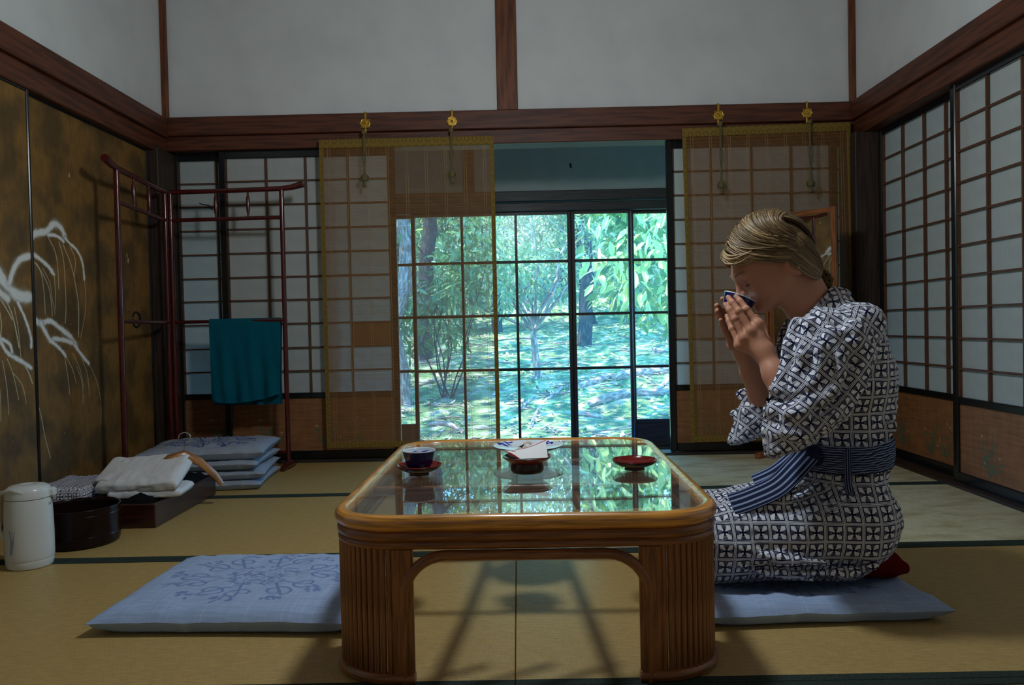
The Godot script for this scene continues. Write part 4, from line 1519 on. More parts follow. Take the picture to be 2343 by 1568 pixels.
func folded(w: float, d: float, h: float, lump: float, sd: int) -> ArrayMesh:
	# a folded bundle of cloth: rounded slab with soft lumps and creases, its base at y = 0
	var n := FastNoiseLite.new()
	n.seed = sd
	n.frequency = 5.0
	var m := MB.new()
	m.grid(48, 36, func(a, b):
		var g: float = b * TAU
		var ct := cos(g)
		var st := sin(g)
		var px := signf(ct) * pow(absf(ct), 0.35)
		var py := signf(st) * pow(absf(st), 0.45)
		var e: float = a * 2.0 - 1.0
		var cap := pow(maxf(0.0, 1.0 - pow(absf(e), 14.0)), 0.5)
		var q := Vector3(e * w * 0.5, h * 0.5 + py * h * 0.5 * cap, px * d * 0.5 * (0.9 + 0.1 * cap))
		var k := n.get_noise_3d(q.x * 2.0, q.y * 3.0, q.z * 2.0)
		var cr := n.get_noise_2d(q.x * 1.2 + 3.0, q.z * 5.0)
		if py > -0.5:
			q.y += lump * (k * 0.8 + cr * 0.5) * clampf(q.y / h, 0.0, 1.0)
		q.z += lump * 0.4 * n.get_noise_2d(q.x * 3.0, q.y * 4.0)
		q.y = maxf(q.y, 0.0)
		return q)
	for s in [0, 48]:
		var ring := []
		for j in 37:
			ring.append(m.v[j * 49 + s])
		var mid := Vector3.ZERO
		for q in ring:
			mid += q / 37.0
		var c := m.put(mid)
		for j in 36:
			var p1 := m.put(ring[j])
			var p2 := m.put(ring[j + 1])
			m.tri(c, p1, p2)
	return m.mesh()


func build_mirror() -> void:
	# local x runs from the far end to the near end; the glass faces +z
	var d := Vector3(0.6195, 0, 0.785)
	var o := thing("standing_mirror", "standing mirror in a reddish wooden frame behind the person", "mirror", Vector3(1.557, 0, -3.80) - d * 0.19, -atan2(0.785, 0.6195))
	var w := 0.38
	var y0 := 0.16
	var y1 := 1.262
	span("mirror_glass", Vector3(-w / 2 + 0.018, y0 + 0.02, -0.004), Vector3(w / 2 - 0.018, y1 - 0.02, 0.003), M.mirror_glass, o)
	span("backing", Vector3(-w / 2 + 0.01, y0 + 0.01, -0.014), Vector3(w / 2 - 0.01, y1 - 0.01, -0.004), M.mirror_wood, o)
	for s in [-1.0, 1.0]:
		span("frame_side", Vector3(s * w / 2, y0, -0.012), Vector3(s * (w / 2 - 0.024), y1, 0.010), M.mirror_wood, o, 0.003)
		span("upright", Vector3(s * (w / 2 + 0.006), 0.03, -0.010), Vector3(s * (w / 2 + 0.026), 0.82, 0.010), M.mirror_wood, o, 0.004)
		span("foot", Vector3(s * (w / 2 + 0.002), 0.0, -0.115), Vector3(s * (w / 2 + 0.030), 0.032, 0.115), M.mirror_wood, o, 0.006)
	for y in [[y0, y0 + 0.024], [y1 - 0.024, y1]]:
		span("frame_rail", Vector3(-w / 2 + 0.024, y[0], -0.012), Vector3(w / 2 - 0.024, y[1], 0.010), M.mirror_wood, o, 0.003)
	# the framed glass leans forward a little between the uprights
	var lean := Basis(Vector3.RIGHT, 0.03)
	for c in o.get_children():
		var called := String(c.name)
		if called.begins_with("mirror_glass") or called.begins_with("backing") or called.begins_with("frame"):
			c.position = Vector3(0, 0.8, 0) + lean * (c.position - Vector3(0, 0.8, 0))
			c.basis = lean
	span("stretcher", Vector3(-w / 2 - 0.006, 0.09, -0.009), Vector3(w / 2 + 0.006, 0.125, 0.009), M.mirror_wood, o, 0.003)


# ---------------------------------------------------------------- smooth bodies: distance fields meshed as surface nets
class Field:
	# tapered capsules (kind 0), ellipsoids (kind 1, axes of basis b) and hollows (kind 2, ellipsoids taken away)
	var kind := PackedInt32Array()
	var a := PackedVector3Array()
	var b := PackedVector3Array()
	var ra := PackedFloat32Array()
	var rb := PackedFloat32Array()
	var k := PackedFloat32Array()
	var inv := []
	var rad := PackedVector3Array()
	var extra: Callable
	var use := PackedInt32Array()

	func cap(p: Vector3, q: Vector3, r1: float, r2: float, kk := 0.015) -> void:
		kind.append(0)
		a.append(p)
		b.append(q)
		ra.append(r1)
		rb.append(r2)
		k.append(kk)
		inv.append(Basis())
		rad.append(Vector3.ONE)

	func chain(p: Array, r: Array, kk := 0.015) -> void:
		for i in p.size() - 1:
			cap(p[i], p[i + 1], r[i], r[i + 1], kk)

	func ball(c: Vector3, r: Vector3, kk := 0.015, bs := Basis(), hollow := false) -> void:
		kind.append(2 if hollow else 1)
		a.append(c)
		b.append(c)
		ra.append(maxf(r.x, maxf(r.y, r.z)))
		rb.append(minf(r.x, minf(r.y, r.z)))
		k.append(kk)
		inv.append(bs.transposed())
		rad.append(r)

	func one(i: int, p: Vector3) -> float:
		if kind[i] == 0:
			var ab := b[i] - a[i]
			var t := clampf((p - a[i]).dot(ab) / maxf(ab.length_squared(), 1e-12), 0.0, 1.0)
			return (p - a[i] - ab * t).length() - lerpf(ra[i], rb[i], t)
		var q: Vector3 = inv[i] * (p - a[i])
		var r := rad[i]
		var k0 := (q / r).length()
		var k1 := (q / (r * r)).length()
		if k1 < 1e-9:
			return -rb[i]
		return k0 * (k0 - 1.0) / k1

	func at(p: Vector3) -> float:
		var d := 1e9
		for i in use:
			if kind[i] == 2:
				continue
			var e := one(i, p)
			var kk := k[i]
			var h := maxf(kk - absf(d - e), 0.0)
			d = minf(d, e) - (h * h / (4.0 * kk) if kk > 0.0 else 0.0)
		for i in use:
			if kind[i] == 2:
				var e2 := -one(i, p)
				var kk2 := k[i]
				var h2 := maxf(kk2 - absf(d - e2), 0.0)
				d = maxf(d, e2) + h2 * h2 / (4.0 * kk2)
		if extra.is_valid():
			d = extra.call(p, d)
		return d

	func all_in_use() -> void:
		use = PackedInt32Array(range(kind.size()))

	func mesh_into(m: MB, lo: Vector3, hi: Vector3, cell: float) -> void:
		var nx := int(ceil((hi.x - lo.x) / cell / 8.0)) * 8
		var ny := int(ceil((hi.y - lo.y) / cell / 8.0)) * 8
		var nz := int(ceil((hi.z - lo.z) / cell / 8.0)) * 8
		var sx := nx + 1
		var sxy := sx * (ny + 1)
		var val := PackedFloat32Array()
		val.resize(sxy * (nz + 1))
		val.fill(1e9)
		var blocks := []
		var half := cell * 4.0 * 1.7321
		for bz in nz / 8:
			for by in ny / 8:
				for bx in nx / 8:
					var c := lo + Vector3(bx * 8 + 4, by * 8 + 4, bz * 8 + 4) * cell
					all_in_use()
					if absf(at(c)) > half * 1.35 + 0.012:
						continue
					var near := PackedInt32Array()
					var ds := PackedFloat32Array()
					var best := 1e9
					for i in kind.size():
						var e := one(i, c)
						ds.append(e)
						if kind[i] != 2:
							best = minf(best, e)
					for i in kind.size():
						if (kind[i] == 2 and ds[i] < half * 1.5) or (kind[i] != 2 and ds[i] < best + 2.2 * half + k[i]):
							near.append(i)
					use = near
					blocks.append([bx, by, bz, near])
					for z in 9:
						for y in 9:
							for x in 9:
								var id := (bx * 8 + x) + (by * 8 + y) * sx + (bz * 8 + z) * sxy
								if val[id] > 1e8:
									val[id] = at(lo + Vector3(bx * 8 + x, by * 8 + y, bz * 8 + z) * cell)
		var vert := {}
		for bl in blocks:
			use = bl[3]
			for z in 8:
				for y in 8:
					for x in 8:
						var gx: int = bl[0] * 8 + x
						var gy: int = bl[1] * 8 + y
						var gz: int = bl[2] * 8 + z
						var id := gx + gy * sx + gz * sxy
						var mask := 0
						var f := [val[id], val[id + 1], val[id + sx], val[id + sx + 1], val[id + sxy], val[id + sxy + 1], val[id + sxy + sx], val[id + sxy + sx + 1]]
						for i in 8:
							if f[i] < 0.0:
								mask |= 1 << i
						if mask == 0 or mask == 255:
							continue
						var sum := Vector3.ZERO
						var cnt := 0
						for e in [[0, 1], [2, 3], [4, 5], [6, 7], [0, 2], [1, 3], [4, 6], [5, 7], [0, 4], [1, 5], [2, 6], [3, 7]]:
							var f0: float = f[e[0]]
							var f1: float = f[e[1]]
							if (f0 < 0.0) == (f1 < 0.0):
								continue
							var t := f0 / (f0 - f1)
							var p0 := Vector3(e[0] & 1, (e[0] >> 1) & 1, (e[0] >> 2) & 1)
							var p1 := Vector3(e[1] & 1, (e[1] >> 1) & 1, (e[1] >> 2) & 1)
							sum += p0.lerp(p1, t)
							cnt += 1
						var pos := lo + (Vector3(gx, gy, gz) + sum / cnt) * cell
						vert[id] = m.put(pos)
						var h := cell * 0.5
						var g := Vector3(at(pos + Vector3(h, 0, 0)) - at(pos - Vector3(h, 0, 0)), at(pos + Vector3(0, h, 0)) - at(pos - Vector3(0, h, 0)), at(pos + Vector3(0, 0, h)) - at(pos - Vector3(0, 0, h)))
						m.nrm.append(g.normalized() if g.length_squared() > 1e-16 else Vector3.UP)
		for id in vert:
			# one quad round each crossed edge that starts at this cell's first corner
			var inside: bool = val[id] < 0.0
			for ax in 3:
				var step: int = [1, sx, sxy][ax]
				var o1: int = [sx, sxy, 1][ax]
				var o2: int = [sxy, 1, sx][ax]
				var g1: float = val[id + step] if id + step < val.size() else 1e9
				if (g1 < 0.0) == inside or g1 > 1e8:
					continue
				if not (vert.has(id - o1) and vert.has(id - o2) and vert.has(id - o1 - o2)):
					continue
				if inside:
					m.quad(vert[id], vert[id - o2], vert[id - o1 - o2], vert[id - o1])
				else:
					m.quad(vert[id], vert[id - o1], vert[id - o1 - o2], vert[id - o2])


const MID := -2.08       # the person's middle plane
const HEAD := Vector3(0.675, 0.880, MID)
const TILT := 0.628      # how far the head bows


func head_basis() -> Basis:
	# x forward (out of the face), y up, z towards the viewer
	return Basis(Vector3(-cos(TILT), -sin(TILT), 0), Vector3(-sin(TILT), cos(TILT), 0), Vector3(0, 0, -1))


func hp(f: float, u: float, s: float) -> Vector3:
	return HEAD + head_basis() * Vector3(f, u, s)


func build_person() -> void:
	var o := thing("person", "person kneeling on a cushion in a blue and white robe, drinking from a cup", "person", Vector3(0, 0, 0))
	var hb := head_basis()
	# ---- skin: head and neck
	var f := Field.new()
	f.ball(hp(-0.002, 0.014, 0), Vector3(0.101, 0.096, 0.075), 0.02, hb)
	f.ball(hp(0.048, -0.030, 0), Vector3(0.057, 0.072, 0.054), 0.03, hb)
	for s in [-1.0, 1.0]:
		f.cap(hp(0.008, -0.052, s * 0.050), hp(0.080, -0.086, s * 0.014), 0.020, 0.017, 0.03)
		f.ball(hp(0.070, -0.030, s * 0.034), Vector3(0.026, 0.024, 0.022), 0.02, hb)
	f.ball(hp(0.094, -0.088, 0), Vector3(0.017, 0.015, 0.018), 0.015, hb)
	f.cap(hp(0.096, 0.014, -0.030), hp(0.096, 0.014, 0.030), 0.011, 0.011, 0.02)
	f.cap(hp(0.104, 0.004, 0), hp(0.121, -0.026, 0), 0.0065, 0.0095, 0.010)
	for s in [-1.0, 1.0]:
		f.ball(hp(0.111, -0.031, s * 0.011), Vector3(0.010, 0.007, 0.007), 0.006, hb)
	f.ball(hp(0.105, -0.057, 0), Vector3(0.010, 0.0055, 0.019), 0.006, hb)
	f.ball(hp(0.102, -0.068, 0), Vector3(0.010, 0.006, 0.017), 0.006, hb)
	for s in [-1.0, 1.0]:
		f.ball(hp(0.108, -0.004, s * 0.031), Vector3(0.012, 0.012, 0.016), 0.012, hb, true)
		f.ball(hp(0.086, -0.005, s * 0.031), Vector3(0.0145, 0.011, 0.0155), 0.004, hb)
		# ear: shell with a hollow
		f.ball(hp(-0.010, -0.038, s * 0.079), Vector3(0.018, 0.031, 0.014), 0.006, hb.rotated(Vector3(0, 0, 1), 0.2))
		f.ball(hp(-0.005, -0.036, s * 0.094), Vector3(0.009, 0.019, 0.008), 0.005, hb, true)
	f.cap(Vector3(0.735, 0.845, MID), Vector3(0.805, 0.700, MID), 0.054, 0.060, 0.03)
	f.cap(hp(0.02, -0.06, 0), Vector3(0.775, 0.740, MID), 0.034, 0.045, 0.03)
	var skin := MB.new()
	f.mesh_into(skin, Vector3(0.515, 0.64, MID - 0.105), Vector3(0.90, 1.01, MID + 0.105), 0.0034)
	# ---- skin: hands and forearms
	f = Field.new()
	hand(f, [
		[Vector3(0.612, 0.707, -1.99), Vector3(0.587, 0.746, -2.005), Vector3(0.576, 0.767, -2.020), Vector3(0.568, 0.780, -2.031)],
		[Vector3(0.592, 0.690, -1.985), Vector3(0.566, 0.742, -2.000), Vector3(0.554, 0.764, -2.015), Vector3(0.547, 0.778, -2.027)],
		[Vector3(0.576, 0.673, -1.99), Vector3(0.556, 0.722, -2.003), Vector3(0.546, 0.745, -2.015), Vector3(0.539, 0.760, -2.026)],
		[Vector3(0.567, 0.655, -2.0), Vector3(0.553, 0.697, -2.020), Vector3(0.549, 0.717, -2.034), Vector3(0.547, 0.731, -2.044)]],
		[Vector3(0.636, 0.662, -2.010), Vector3(0.636, 0.698, -2.036), Vector3(0.622, 0.726, -2.042)], Vector3(0.624, 0.634, -1.978), Vector3(0.665, 0.485, -1.895))
	hand(f, [
		[Vector3(0.622, 0.695, -2.160), Vector3(0.592, 0.742, -2.152), Vector3(0.572, 0.764, -2.140), Vector3(0.559, 0.778, -2.130)],
		[Vector3(0.611, 0.680, -2.165), Vector3(0.575, 0.728, -2.156), Vector3(0.556, 0.748, -2.142), Vector3(0.544, 0.760, -2.132)],
		[Vector3(0.597, 0.666, -2.160), Vector3(0.566, 0.711, -2.150), Vector3(0.551, 0.730, -2.136), Vector3(0.543, 0.745, -2.126)],
		[Vector3(0.589, 0.650, -2.150), Vector3(0.564, 0.690, -2.135), Vector3(0.554, 0.708, -2.122), Vector3(0.549, 0.720, -2.112)]],
		[Vector3(0.634, 0.660, -2.135), Vector3(0.628, 0.696, -2.115), Vector3(0.614, 0.720, -2.108)], Vector3(0.628, 0.622, -2.172), Vector3(0.700, 0.485, -2.245))
	f.mesh_into(skin, Vector3(0.525, 0.46, -2.30), Vector3(0.74, 0.80, -1.85), 0.0033)
	# ---- skin inside the robe, coarse
	f = Field.new()
	f.cap(Vector3(0.80, 0.70, MID), Vector3(0.85, 0.45, MID), 0.055, 0.10, 0.05)
	for s in [-1.0, 1.0]:
		f.cap(Vector3(0.84, 0.68, MID + s * 0.13), Vector3(0.72, 0.49, MID + s * 0.185), 0.045, 0.036, 0.03)
	f.cap(Vector3(0.80, 0.69, MID - 0.12), Vector3(0.80, 0.69, MID + 0.12), 0.05, 0.05, 0.04)
	f.mesh_into(skin, Vector3(0.60, 0.32, MID - 0.28), Vector3(1.0, 0.80, MID + 0.28), 0.012)
	skin.uv.resize(skin.v.size())
	part("body", skin, M.skin, o)
	# lashes and brows
	for s in [-1.0, 1.0]:
		var lm := MB.new()
		var lp := []
		for k in 7:
			var t := k / 6.0
			lp.append(hp(0.1015 - 0.012 * pow(absf(t - 0.35), 1.6) * 2.4, -0.0125 - 0.004 * sin(PI * t), s * (0.018 + 0.030 * t)))
		lm.tube(lp, [0.0006, 0.0013, 0.0015, 0.0015, 0.0015, 0.0012, 0.0006], 5)
		part("eyelashes", lm, M.lash, o)
		lm = MB.new()
		lp = []
		for k in 7:
			var t2 := k / 6.0
			lp.append(hp(0.1085 - 0.018 * t2 * t2, 0.0175 + 0.006 * sin(PI * t2 * 0.8), s * (0.013 + 0.038 * t2)))
		lm.tube(lp, [0.0008, 0.002, 0.0024, 0.0024, 0.002, 0.0016, 0.0006], 5)
		part("eyebrow", lm, M.hair_brown, o)
	build_hair(o)
	build_robe(o)
	# ---- the cup in the hands
	var up := (Vector3(0.592, 0.784, MID) - Vector3(0.5715, 0.735, MID)).normalized()
	var cup := thing("teacup", "dark blue teacup held to the lips of the kneeling person", "cup", Vector3(0.5730, 0.7345, MID))
	cup.basis = Basis(up.cross(Vector3(0, 0, 1)).normalized(), up, Vector3(0, 0, 1)).orthonormalized()
	cup_parts(cup)


func hand(f: Field, fingers: Array, thumb: Array, wrist: Vector3, elbow: Vector3) -> void:
	for i in 4:
		var p: Array = fingers[i]
		var z: float = [1.0, 1.03, 0.97, 0.85][i]
		f.chain(p, [0.0098 * z, 0.0088 * z, 0.0080 * z, 0.0070 * z], 0.0045)
		f.ball(p[1], Vector3.ONE * 0.0094 * z, 0.003)
		f.ball(p[0], Vector3.ONE * 0.0112 * z, 0.006)
		f.cap(wrist.lerp(p[0], 0.15), p[0], 0.0175, 0.0115, 0.014)
	f.cap(fingers[0][0], fingers[3][0], 0.0100, 0.0090, 0.010)
	f.cap(wrist, thumb[0], 0.016, 0.0135, 0.014)
	f.chain(thumb, [0.0135, 0.0105, 0.0085], 0.006)
	f.cap(wrist, wrist.lerp(elbow, 0.35), 0.0235, 0.027, 0.02)
	f.cap(wrist.lerp(elbow, 0.35), elbow, 0.027, 0.038, 0.02)


func build_hair(o: Node3D) -> void:
	rng.seed = 91
	var hb := head_basis()
	# a snug cap of hair below the strands: the skull grown by a finger's breadth, cut along the hairline
	var m := MB.new()
	var dark := Color(0.10, 0.062, 0.030)
	var strand := func(p: Array, r: float, c: Color) -> void:
		var first := m.v.size()
		var rr := []
		for i in p.size():
			rr.append(r * (0.35 + 0.65 * sin(PI * clampf(0.08 + 0.84 * i / (p.size() - 1.0), 0, 1))))
		m.tube(p, rr, 5)
		for i in range(first, m.v.size()):
			m.col.append(c * rng.randf_range(0.93, 1.07))
	# scalp shell as a grid in head angles
	var first2 := m.v.size()
	var shell := func(a: float, b: float) -> Vector3:
		var lon: float = (a - 0.5) * TAU            # 0 = front
		var low := lerpf(-0.95, 0.62, pow(maxf(0.0, cos(lon * 0.5)), 1.6))   # lower edge of the hair, as the sine of the latitude
		if absf(lon) > 1.1 and absf(lon) < 2.0:
			low = lerpf(low, -0.12, 0.6)
		var lat := lerpf(asin(clampf(low, -0.98, 0.98)), PI / 2, b)
		return HEAD + hb * Vector3(0.108 * cos(lat) * cos(lon) - 0.006, 0.105 * sin(lat) + 0.014, 0.083 * cos(lat) * sin(lon))
	m.grid(48, 20, shell)
	for i in range(first2, m.v.size()):
		m.col.append(dark)
	# swept strands from the parting to the knot at the nape
	var knot := Vector3(-0.088, -0.105, 0)
	var ell := func(v: Vector3, grow: float) -> Vector3:
		var q := Vector3(v.x / 0.110, v.y / 0.107, v.z / 0.085).normalized()
		return HEAD + hb * (Vector3(q.x * (0.110 + grow), q.y * (0.107 + grow), q.z * (0.085 + grow)) + Vector3(-0.006, 0.014, 0))
	for k in 520:
		var s := -1.0 if rng.randf() < 0.72 else 1.0          # most of them on the side towards the viewer
		var t := rng.randf()                                      # 0 at the brow, 1 at the crown
		var g := lerpf(0.72, 2.9, t)
		var a := Vector3(cos(g) * 0.11, sin(g) * 0.107, s * rng.randf_range(0.0, 0.012))
		var dip := lerpf(0.034, 0.11, pow(t, 0.8)) + rng.randf_range(-0.010, 0.010)
		var b := Vector3(lerpf(0.105, -0.05, t) + rng.randf_range(-0.012, 0.012), dip, s * 0.085)
		var c := Vector3(lerpf(-0.004, -0.07, t), lerpf(-0.020, 0.045, t) + rng.randf_range(-0.030, 0.020), s * 0.092)
		var p := []
		var grow := rng.randf_range(0.002, 0.0085)
		for i in 15:
			var q := i / 14.0
			var v: Vector3
			if q < 0.5:
				v = a.lerp(b, q * 2.0).lerp(b.lerp(c, q * 2.0), q * 2.0)
			else:
				var q2 := (q - 0.5) * 2.0
				v = c.lerp(c.lerp(knot, 0.5) + Vector3(-0.01, -0.004, s * 0.03), q2).lerp((c.lerp(knot, 0.5) + Vector3(-0.01, -0.004, s * 0.03)).lerp(knot, q2), q2)
			p.append(ell.call(v, grow + 0.0015 * sin(q * 9.0 + k)))
		var fair := rng.randf()
		strand.call(p, rng.randf_range(0.0016, 0.0034), Color(0.11, 0.064, 0.028).lerp(Color(0.44, 0.30, 0.14), fair * fair * fair))
	# hair combed straight back over the crown
	for k in 260:
		var s5 := rng.randf_range(-1.0, 0.7)
		var p5 := []
		var gs := rng.randf_range(1.5, 2.3)
		var lift := rng.randf_range(0.002, 0.008)
		for i in 12:
			var q5 := i / 11.0
			var g5 := lerpf(gs, 3.85, q5)
			p5.append(ell.call(Vector3(cos(g5) * 0.11, sin(g5) * 0.107, s5 * 0.085 * (0.9 - 0.75 * q5 * q5)), lift))
		var fair5 := rng.randf()
		strand.call(p5, rng.randf_range(0.0018, 0.0034), Color(0.11, 0.064, 0.028).lerp(Color(0.40, 0.27, 0.12), fair5 * fair5 * fair5))
	# loose locks over the brow
	for k in 40:
		var s2 := -1.0 if k < 32 else 1.0
		var off := Vector3(rng.randf_range(-0.010, 0.004), rng.randf_range(-0.012, 0.010), rng.randf_range(-0.004, 0.004))
		var p2 := []
		var e := rng.randf()
		for i in 9:
			var q3 := i / 8.0
			p2.append(HEAD + hb * (off * sin(PI * q3)) + hb * Vector3(lerpf(0.085 + 0.022 * e, 0.050, q3 * q3) + 0.006 * sin(q3 * 3.0), lerpf(0.098 - 0.02 * e, 0.044 + 0.012 * sin(k), sqrt(q3)), s2 * lerpf(0.005, 0.078, q3)))
		strand.call(p2, rng.randf_range(0.0014, 0.0028), Color(0.30, 0.19, 0.085).lerp(Color(0.55, 0.40, 0.20), rng.randf()))
	# hair drawn down behind the ears to the knot
	var low := m.v.size()
	m.lathe([Vector2(0.0, -1.0), Vector2(0.5, -0.87), Vector2(0.87, -0.5), Vector2(1.0, 0.0), Vector2(0.87, 0.5), Vector2(0.5, 0.87), Vector2(0.0, 1.0)], 20, Transform3D(hb * Basis.from_scale(Vector3(0.050, 0.062, 0.069)), HEAD + hb * Vector3(-0.056, -0.058, 0)))
	for i in range(low, m.v.size()):
		m.col.append(dark)
	for k in 380:
		var s4 := -1.0 if rng.randf() < 0.75 else 1.0
		var e4 := rng.randf()
		var p4 := []
		var g4 := rng.randf_range(0.001, 0.005)
		var from := Vector3(lerpf(0.004, -0.075, e4), lerpf(0.030, 0.02, e4), s4 * 0.083)
		var via := Vector3(lerpf(-0.012, -0.085, e4), lerpf(-0.100, -0.040, e4) + rng.randf_range(-0.028, 0.012), s4 * (0.108 + g4))
		for i in 11:
			var q4 := i / 10.0
			p4.append(HEAD + hb * (from.lerp(via, q4).lerp(via.lerp(Vector3(-0.080, -0.112, s4 * 0.012), q4), q4)))
		strand.call(p4, rng.randf_range(0.0018, 0.0034), Color(0.11, 0.066, 0.028).lerp(Color(0.34, 0.22, 0.10), pow(rng.randf(), 2.0)))
	# the knot
	var kc := HEAD + hb * Vector3(-0.086, -0.128, 0)
	for k in 90:
		var p3 := []
		var ax := Vector3(rng.randf_range(-1, 1), rng.randf_range(-1, 1), rng.randf_range(-1, 1)).normalized()
		var st := ax.cross(Vector3(0.3, 0.8, 0.5)).normalized()
		var rr3 := rng.randf_range(0.012, 0.026)
		for i in 9:
			var g3 := i / 8.0 * 3.6
			var d := st.rotated(ax, g3)
			p3.append(kc + Vector3(d.x * 0.75, d.y * 1.35, d.z) * rr3)
		strand.call(p3, rng.randf_range(0.0018, 0.003), Color(0.09, 0.055, 0.026).lerp(Color(0.26, 0.17, 0.08), rng.randf() * rng.randf()))
	part("hair", m, M.hair, o)


func poly_dist(p: Vector2, poly: PackedVector2Array) -> float:
	var d := 1e9
	var s := 1.0
	var j := poly.size() - 1
	for i in poly.size():
		var e := poly[j] - poly[i]
		var w := p - poly[i]
		var t := clampf(w.dot(e) / e.length_squared(), 0.0, 1.0)
		d = minf(d, (w - e * t).length_squared())
		var c1 := p.y >= poly[i].y
		var c2 := p.y < poly[j].y
		var c3 := e.x * w.y > e.y * w.x
		if (c1 and c2 and c3) or (not c1 and not c2 and not c3):
			s = -s
		j = i
	return s * sqrt(d)


func build_robe(o: Node3D) -> void:
	var n := FastNoiseLite.new()
	n.seed = 12
	n.frequency = 3.0
	# ---- trunk and skirt
	var f := Field.new()
	f.ball(Vector3(0.845, 0.205, MID), Vector3(0.124, 0.135, 0.185), 0.05)
	f.ball(Vector3(0.850, 0.370, MID), Vector3(0.122, 0.13, 0.150), 0.06)
	f.ball(Vector3(0.848, 0.560, MID), Vector3(0.142, 0.16, 0.165), 0.06)
	f.cap(Vector3(0.845, 0.675, MID - 0.12), Vector3(0.845, 0.675, MID + 0.12), 0.072, 0.072, 0.05)
	f.cap(Vector3(0.828, 0.745, MID - 0.04), Vector3(0.828, 0.745, MID + 0.04), 0.045, 0.045, 0.04)
	for s in [-1.0, 1.0]:
		f.cap(Vector3(0.845, 0.19, MID + s * 0.088), Vector3(0.480, 0.155, MID + s * 0.085), 0.105, 0.083, 0.05)
		f.cap(Vector3(0.47, 0.100, MID + s * 0.085), Vector3(0.83, 0.088, MID + s * 0.085), 0.050, 0.042, 0.05)
	f.ball(Vector3(0.66, 0.17, MID), Vector3(0.18, 0.09, 0.10), 0.05)
	# folds that run along the thigh and round the hip
	for r in [[Vector3(0.50, 0.165, 0.165), Vector3(0.62, 0.135, 0.187), Vector3(0.74, 0.125, 0.197)], [Vector3(0.50, 0.125, 0.160), Vector3(0.60, 0.098, 0.172), Vector3(0.72, 0.075, 0.165)], [Vector3(0.56, 0.242, 0.110), Vector3(0.66, 0.268, 0.13), Vector3(0.72, 0.31, 0.12)], [Vector3(0.96, 0.50, 0.08), Vector3(0.93, 0.44, 0.12), Vector3(0.90, 0.405, 0.13)], [Vector3(0.86, 0.115, 0.19), Vector3(0.78, 0.10, 0.19), Vector3(0.68, 0.095, 0.18)]]:
		f.chain([Vector3(r[0].x, r[0].y, MID + r[0].z), Vector3(r[1].x, r[1].y, MID + r[1].z), Vector3(r[2].x, r[2].y, MID + r[2].z)], [0.006, 0.011, 0.007], 0.016)
	f.extra = func(p: Vector3, d: float) -> float:
		var w := n.get_noise_3d(p.x * 2.6, p.y * 2.6, p.z * 1.4) * 0.008 + n.get_noise_3d(p.x * 1.5 + 9.0, p.y * 6.0, p.z * 2.0) * 0.004
		return maxf(d + w, 0.047 - p.y)
	var m := MB.new()
	f.mesh_into(m, Vector3(0.36, 0.03, MID - 0.24), Vector3(1.02, 0.82, MID + 0.24), 0.0085)
	m.uv.resize(m.v.size())
	part("robe", m, M.robe, o)
	# ---- sleeves
	var near := PackedVector2Array([Vector2(0.735, 0.745), Vector2(0.672, 0.680), Vector2(0.643, 0.587), Vector2(0.591, 0.525), Vector2(0.587, 0.493), Vector2(0.593, 0.392), Vector2(0.610, 0.385), Vector2(0.676, 0.408), Vector2(0.752, 0.446), Vector2(0.818, 0.515), Vector2(0.870, 0.620), Vector2(0.838, 0.730)])
	var ridges := [
		[[0.777, 0.658], [0.756, 0.628], [0.762, 0.584], [0.740, 0.554], [0.712, 0.523]],
		[[0.800, 0.690], [0.738, 0.674], [0.723, 0.636], [0.719, 0.601], [0.715, 0.569], [0.680, 0.529], [0.642, 0.494]],
		[[0.733, 0.490], [0.695, 0.465], [0.653, 0.450], [0.625, 0.460]],
		[[0.667, 0.484], [0.627, 0.473]],
		[[0.702, 0.700], [0.679, 0.626], [0.664, 0.577]],
		[[0.682, 0.702], [0.662, 0.646], [0.650, 0.600], [0.618, 0.548]],
		[[0.830, 0.640], [0.805, 0.560], [0.770, 0.500]]]
	sleeve(o, near, -1.893, 0.062, ridges, Vector3(0.845, 0.690, -1.952), 0.070, Vector3(0.638, 0.500, -1.905), n)
	var far := PackedVector2Array([Vector2(0.652, 0.527), Vector2(0.674, 0.552), Vector2(0.712, 0.545), Vector2(0.800, 0.680), Vector2(0.865, 0.640), Vector2(0.830, 0.500), Vector2(0.776, 0.396), Vector2(0.713, 0.388), Vector2(0.640, 0.356), Vector2(0.613, 0.361)])
	sleeve(o, far, -2.265, 0.055, [[[0.66, 0.50], [0.70, 0.44]], [[0.64, 0.44], [0.70, 0.40]]], Vector3(0.845, 0.690, -2.208), 0.070, Vector3(0.665, 0.52, -2.255), n)
	# ---- collar: a flat folded band from the nape round to the crossing at the chest
	for s in [1.0, -1.0]:
		m = MB.new()
		var line := smooth_line([Vector3(0.862, 0.782, MID - s * 0.004), Vector3(0.838, 0.790, MID + s * 0.048), Vector3(0.792, 0.752, MID + s * 0.078), Vector3(0.738, 0.690, MID + s * 0.072), Vector3(0.706, 0.610, MID + s * 0.040), Vector3(0.700, 0.520, MID - s * 0.012)], 6)
		m.tube(line, [0.020] + fill(0.025, line.size() - 2) + [0.020], 12, 0.30, Vector3(0.35, 1.0, 0.0))
		part("collar", m, M.robe_sleeve, o)
	# ---- sash
	m = MB.new()
	m.grid(64, 12, func(a, b):
		var g: float = a * TAU
		var y: float = lerpf(0.338, 0.408, b)
		var out := 0.004 + 0.0045 * sin(PI * b) + 0.0016 * sin(b * 40.0 + 2.0 * sin(g * 2.0))
		return Vector3(0.848 + (0.121 + out) * cos(g), y + 0.010 * cos(g + 0.6) + 0.004 * n.get_noise_2d(g * 2.0, b * 2.0), MID + (0.160 + out) * sin(g)), func(a, b): return Vector2(a, b * 4.0))
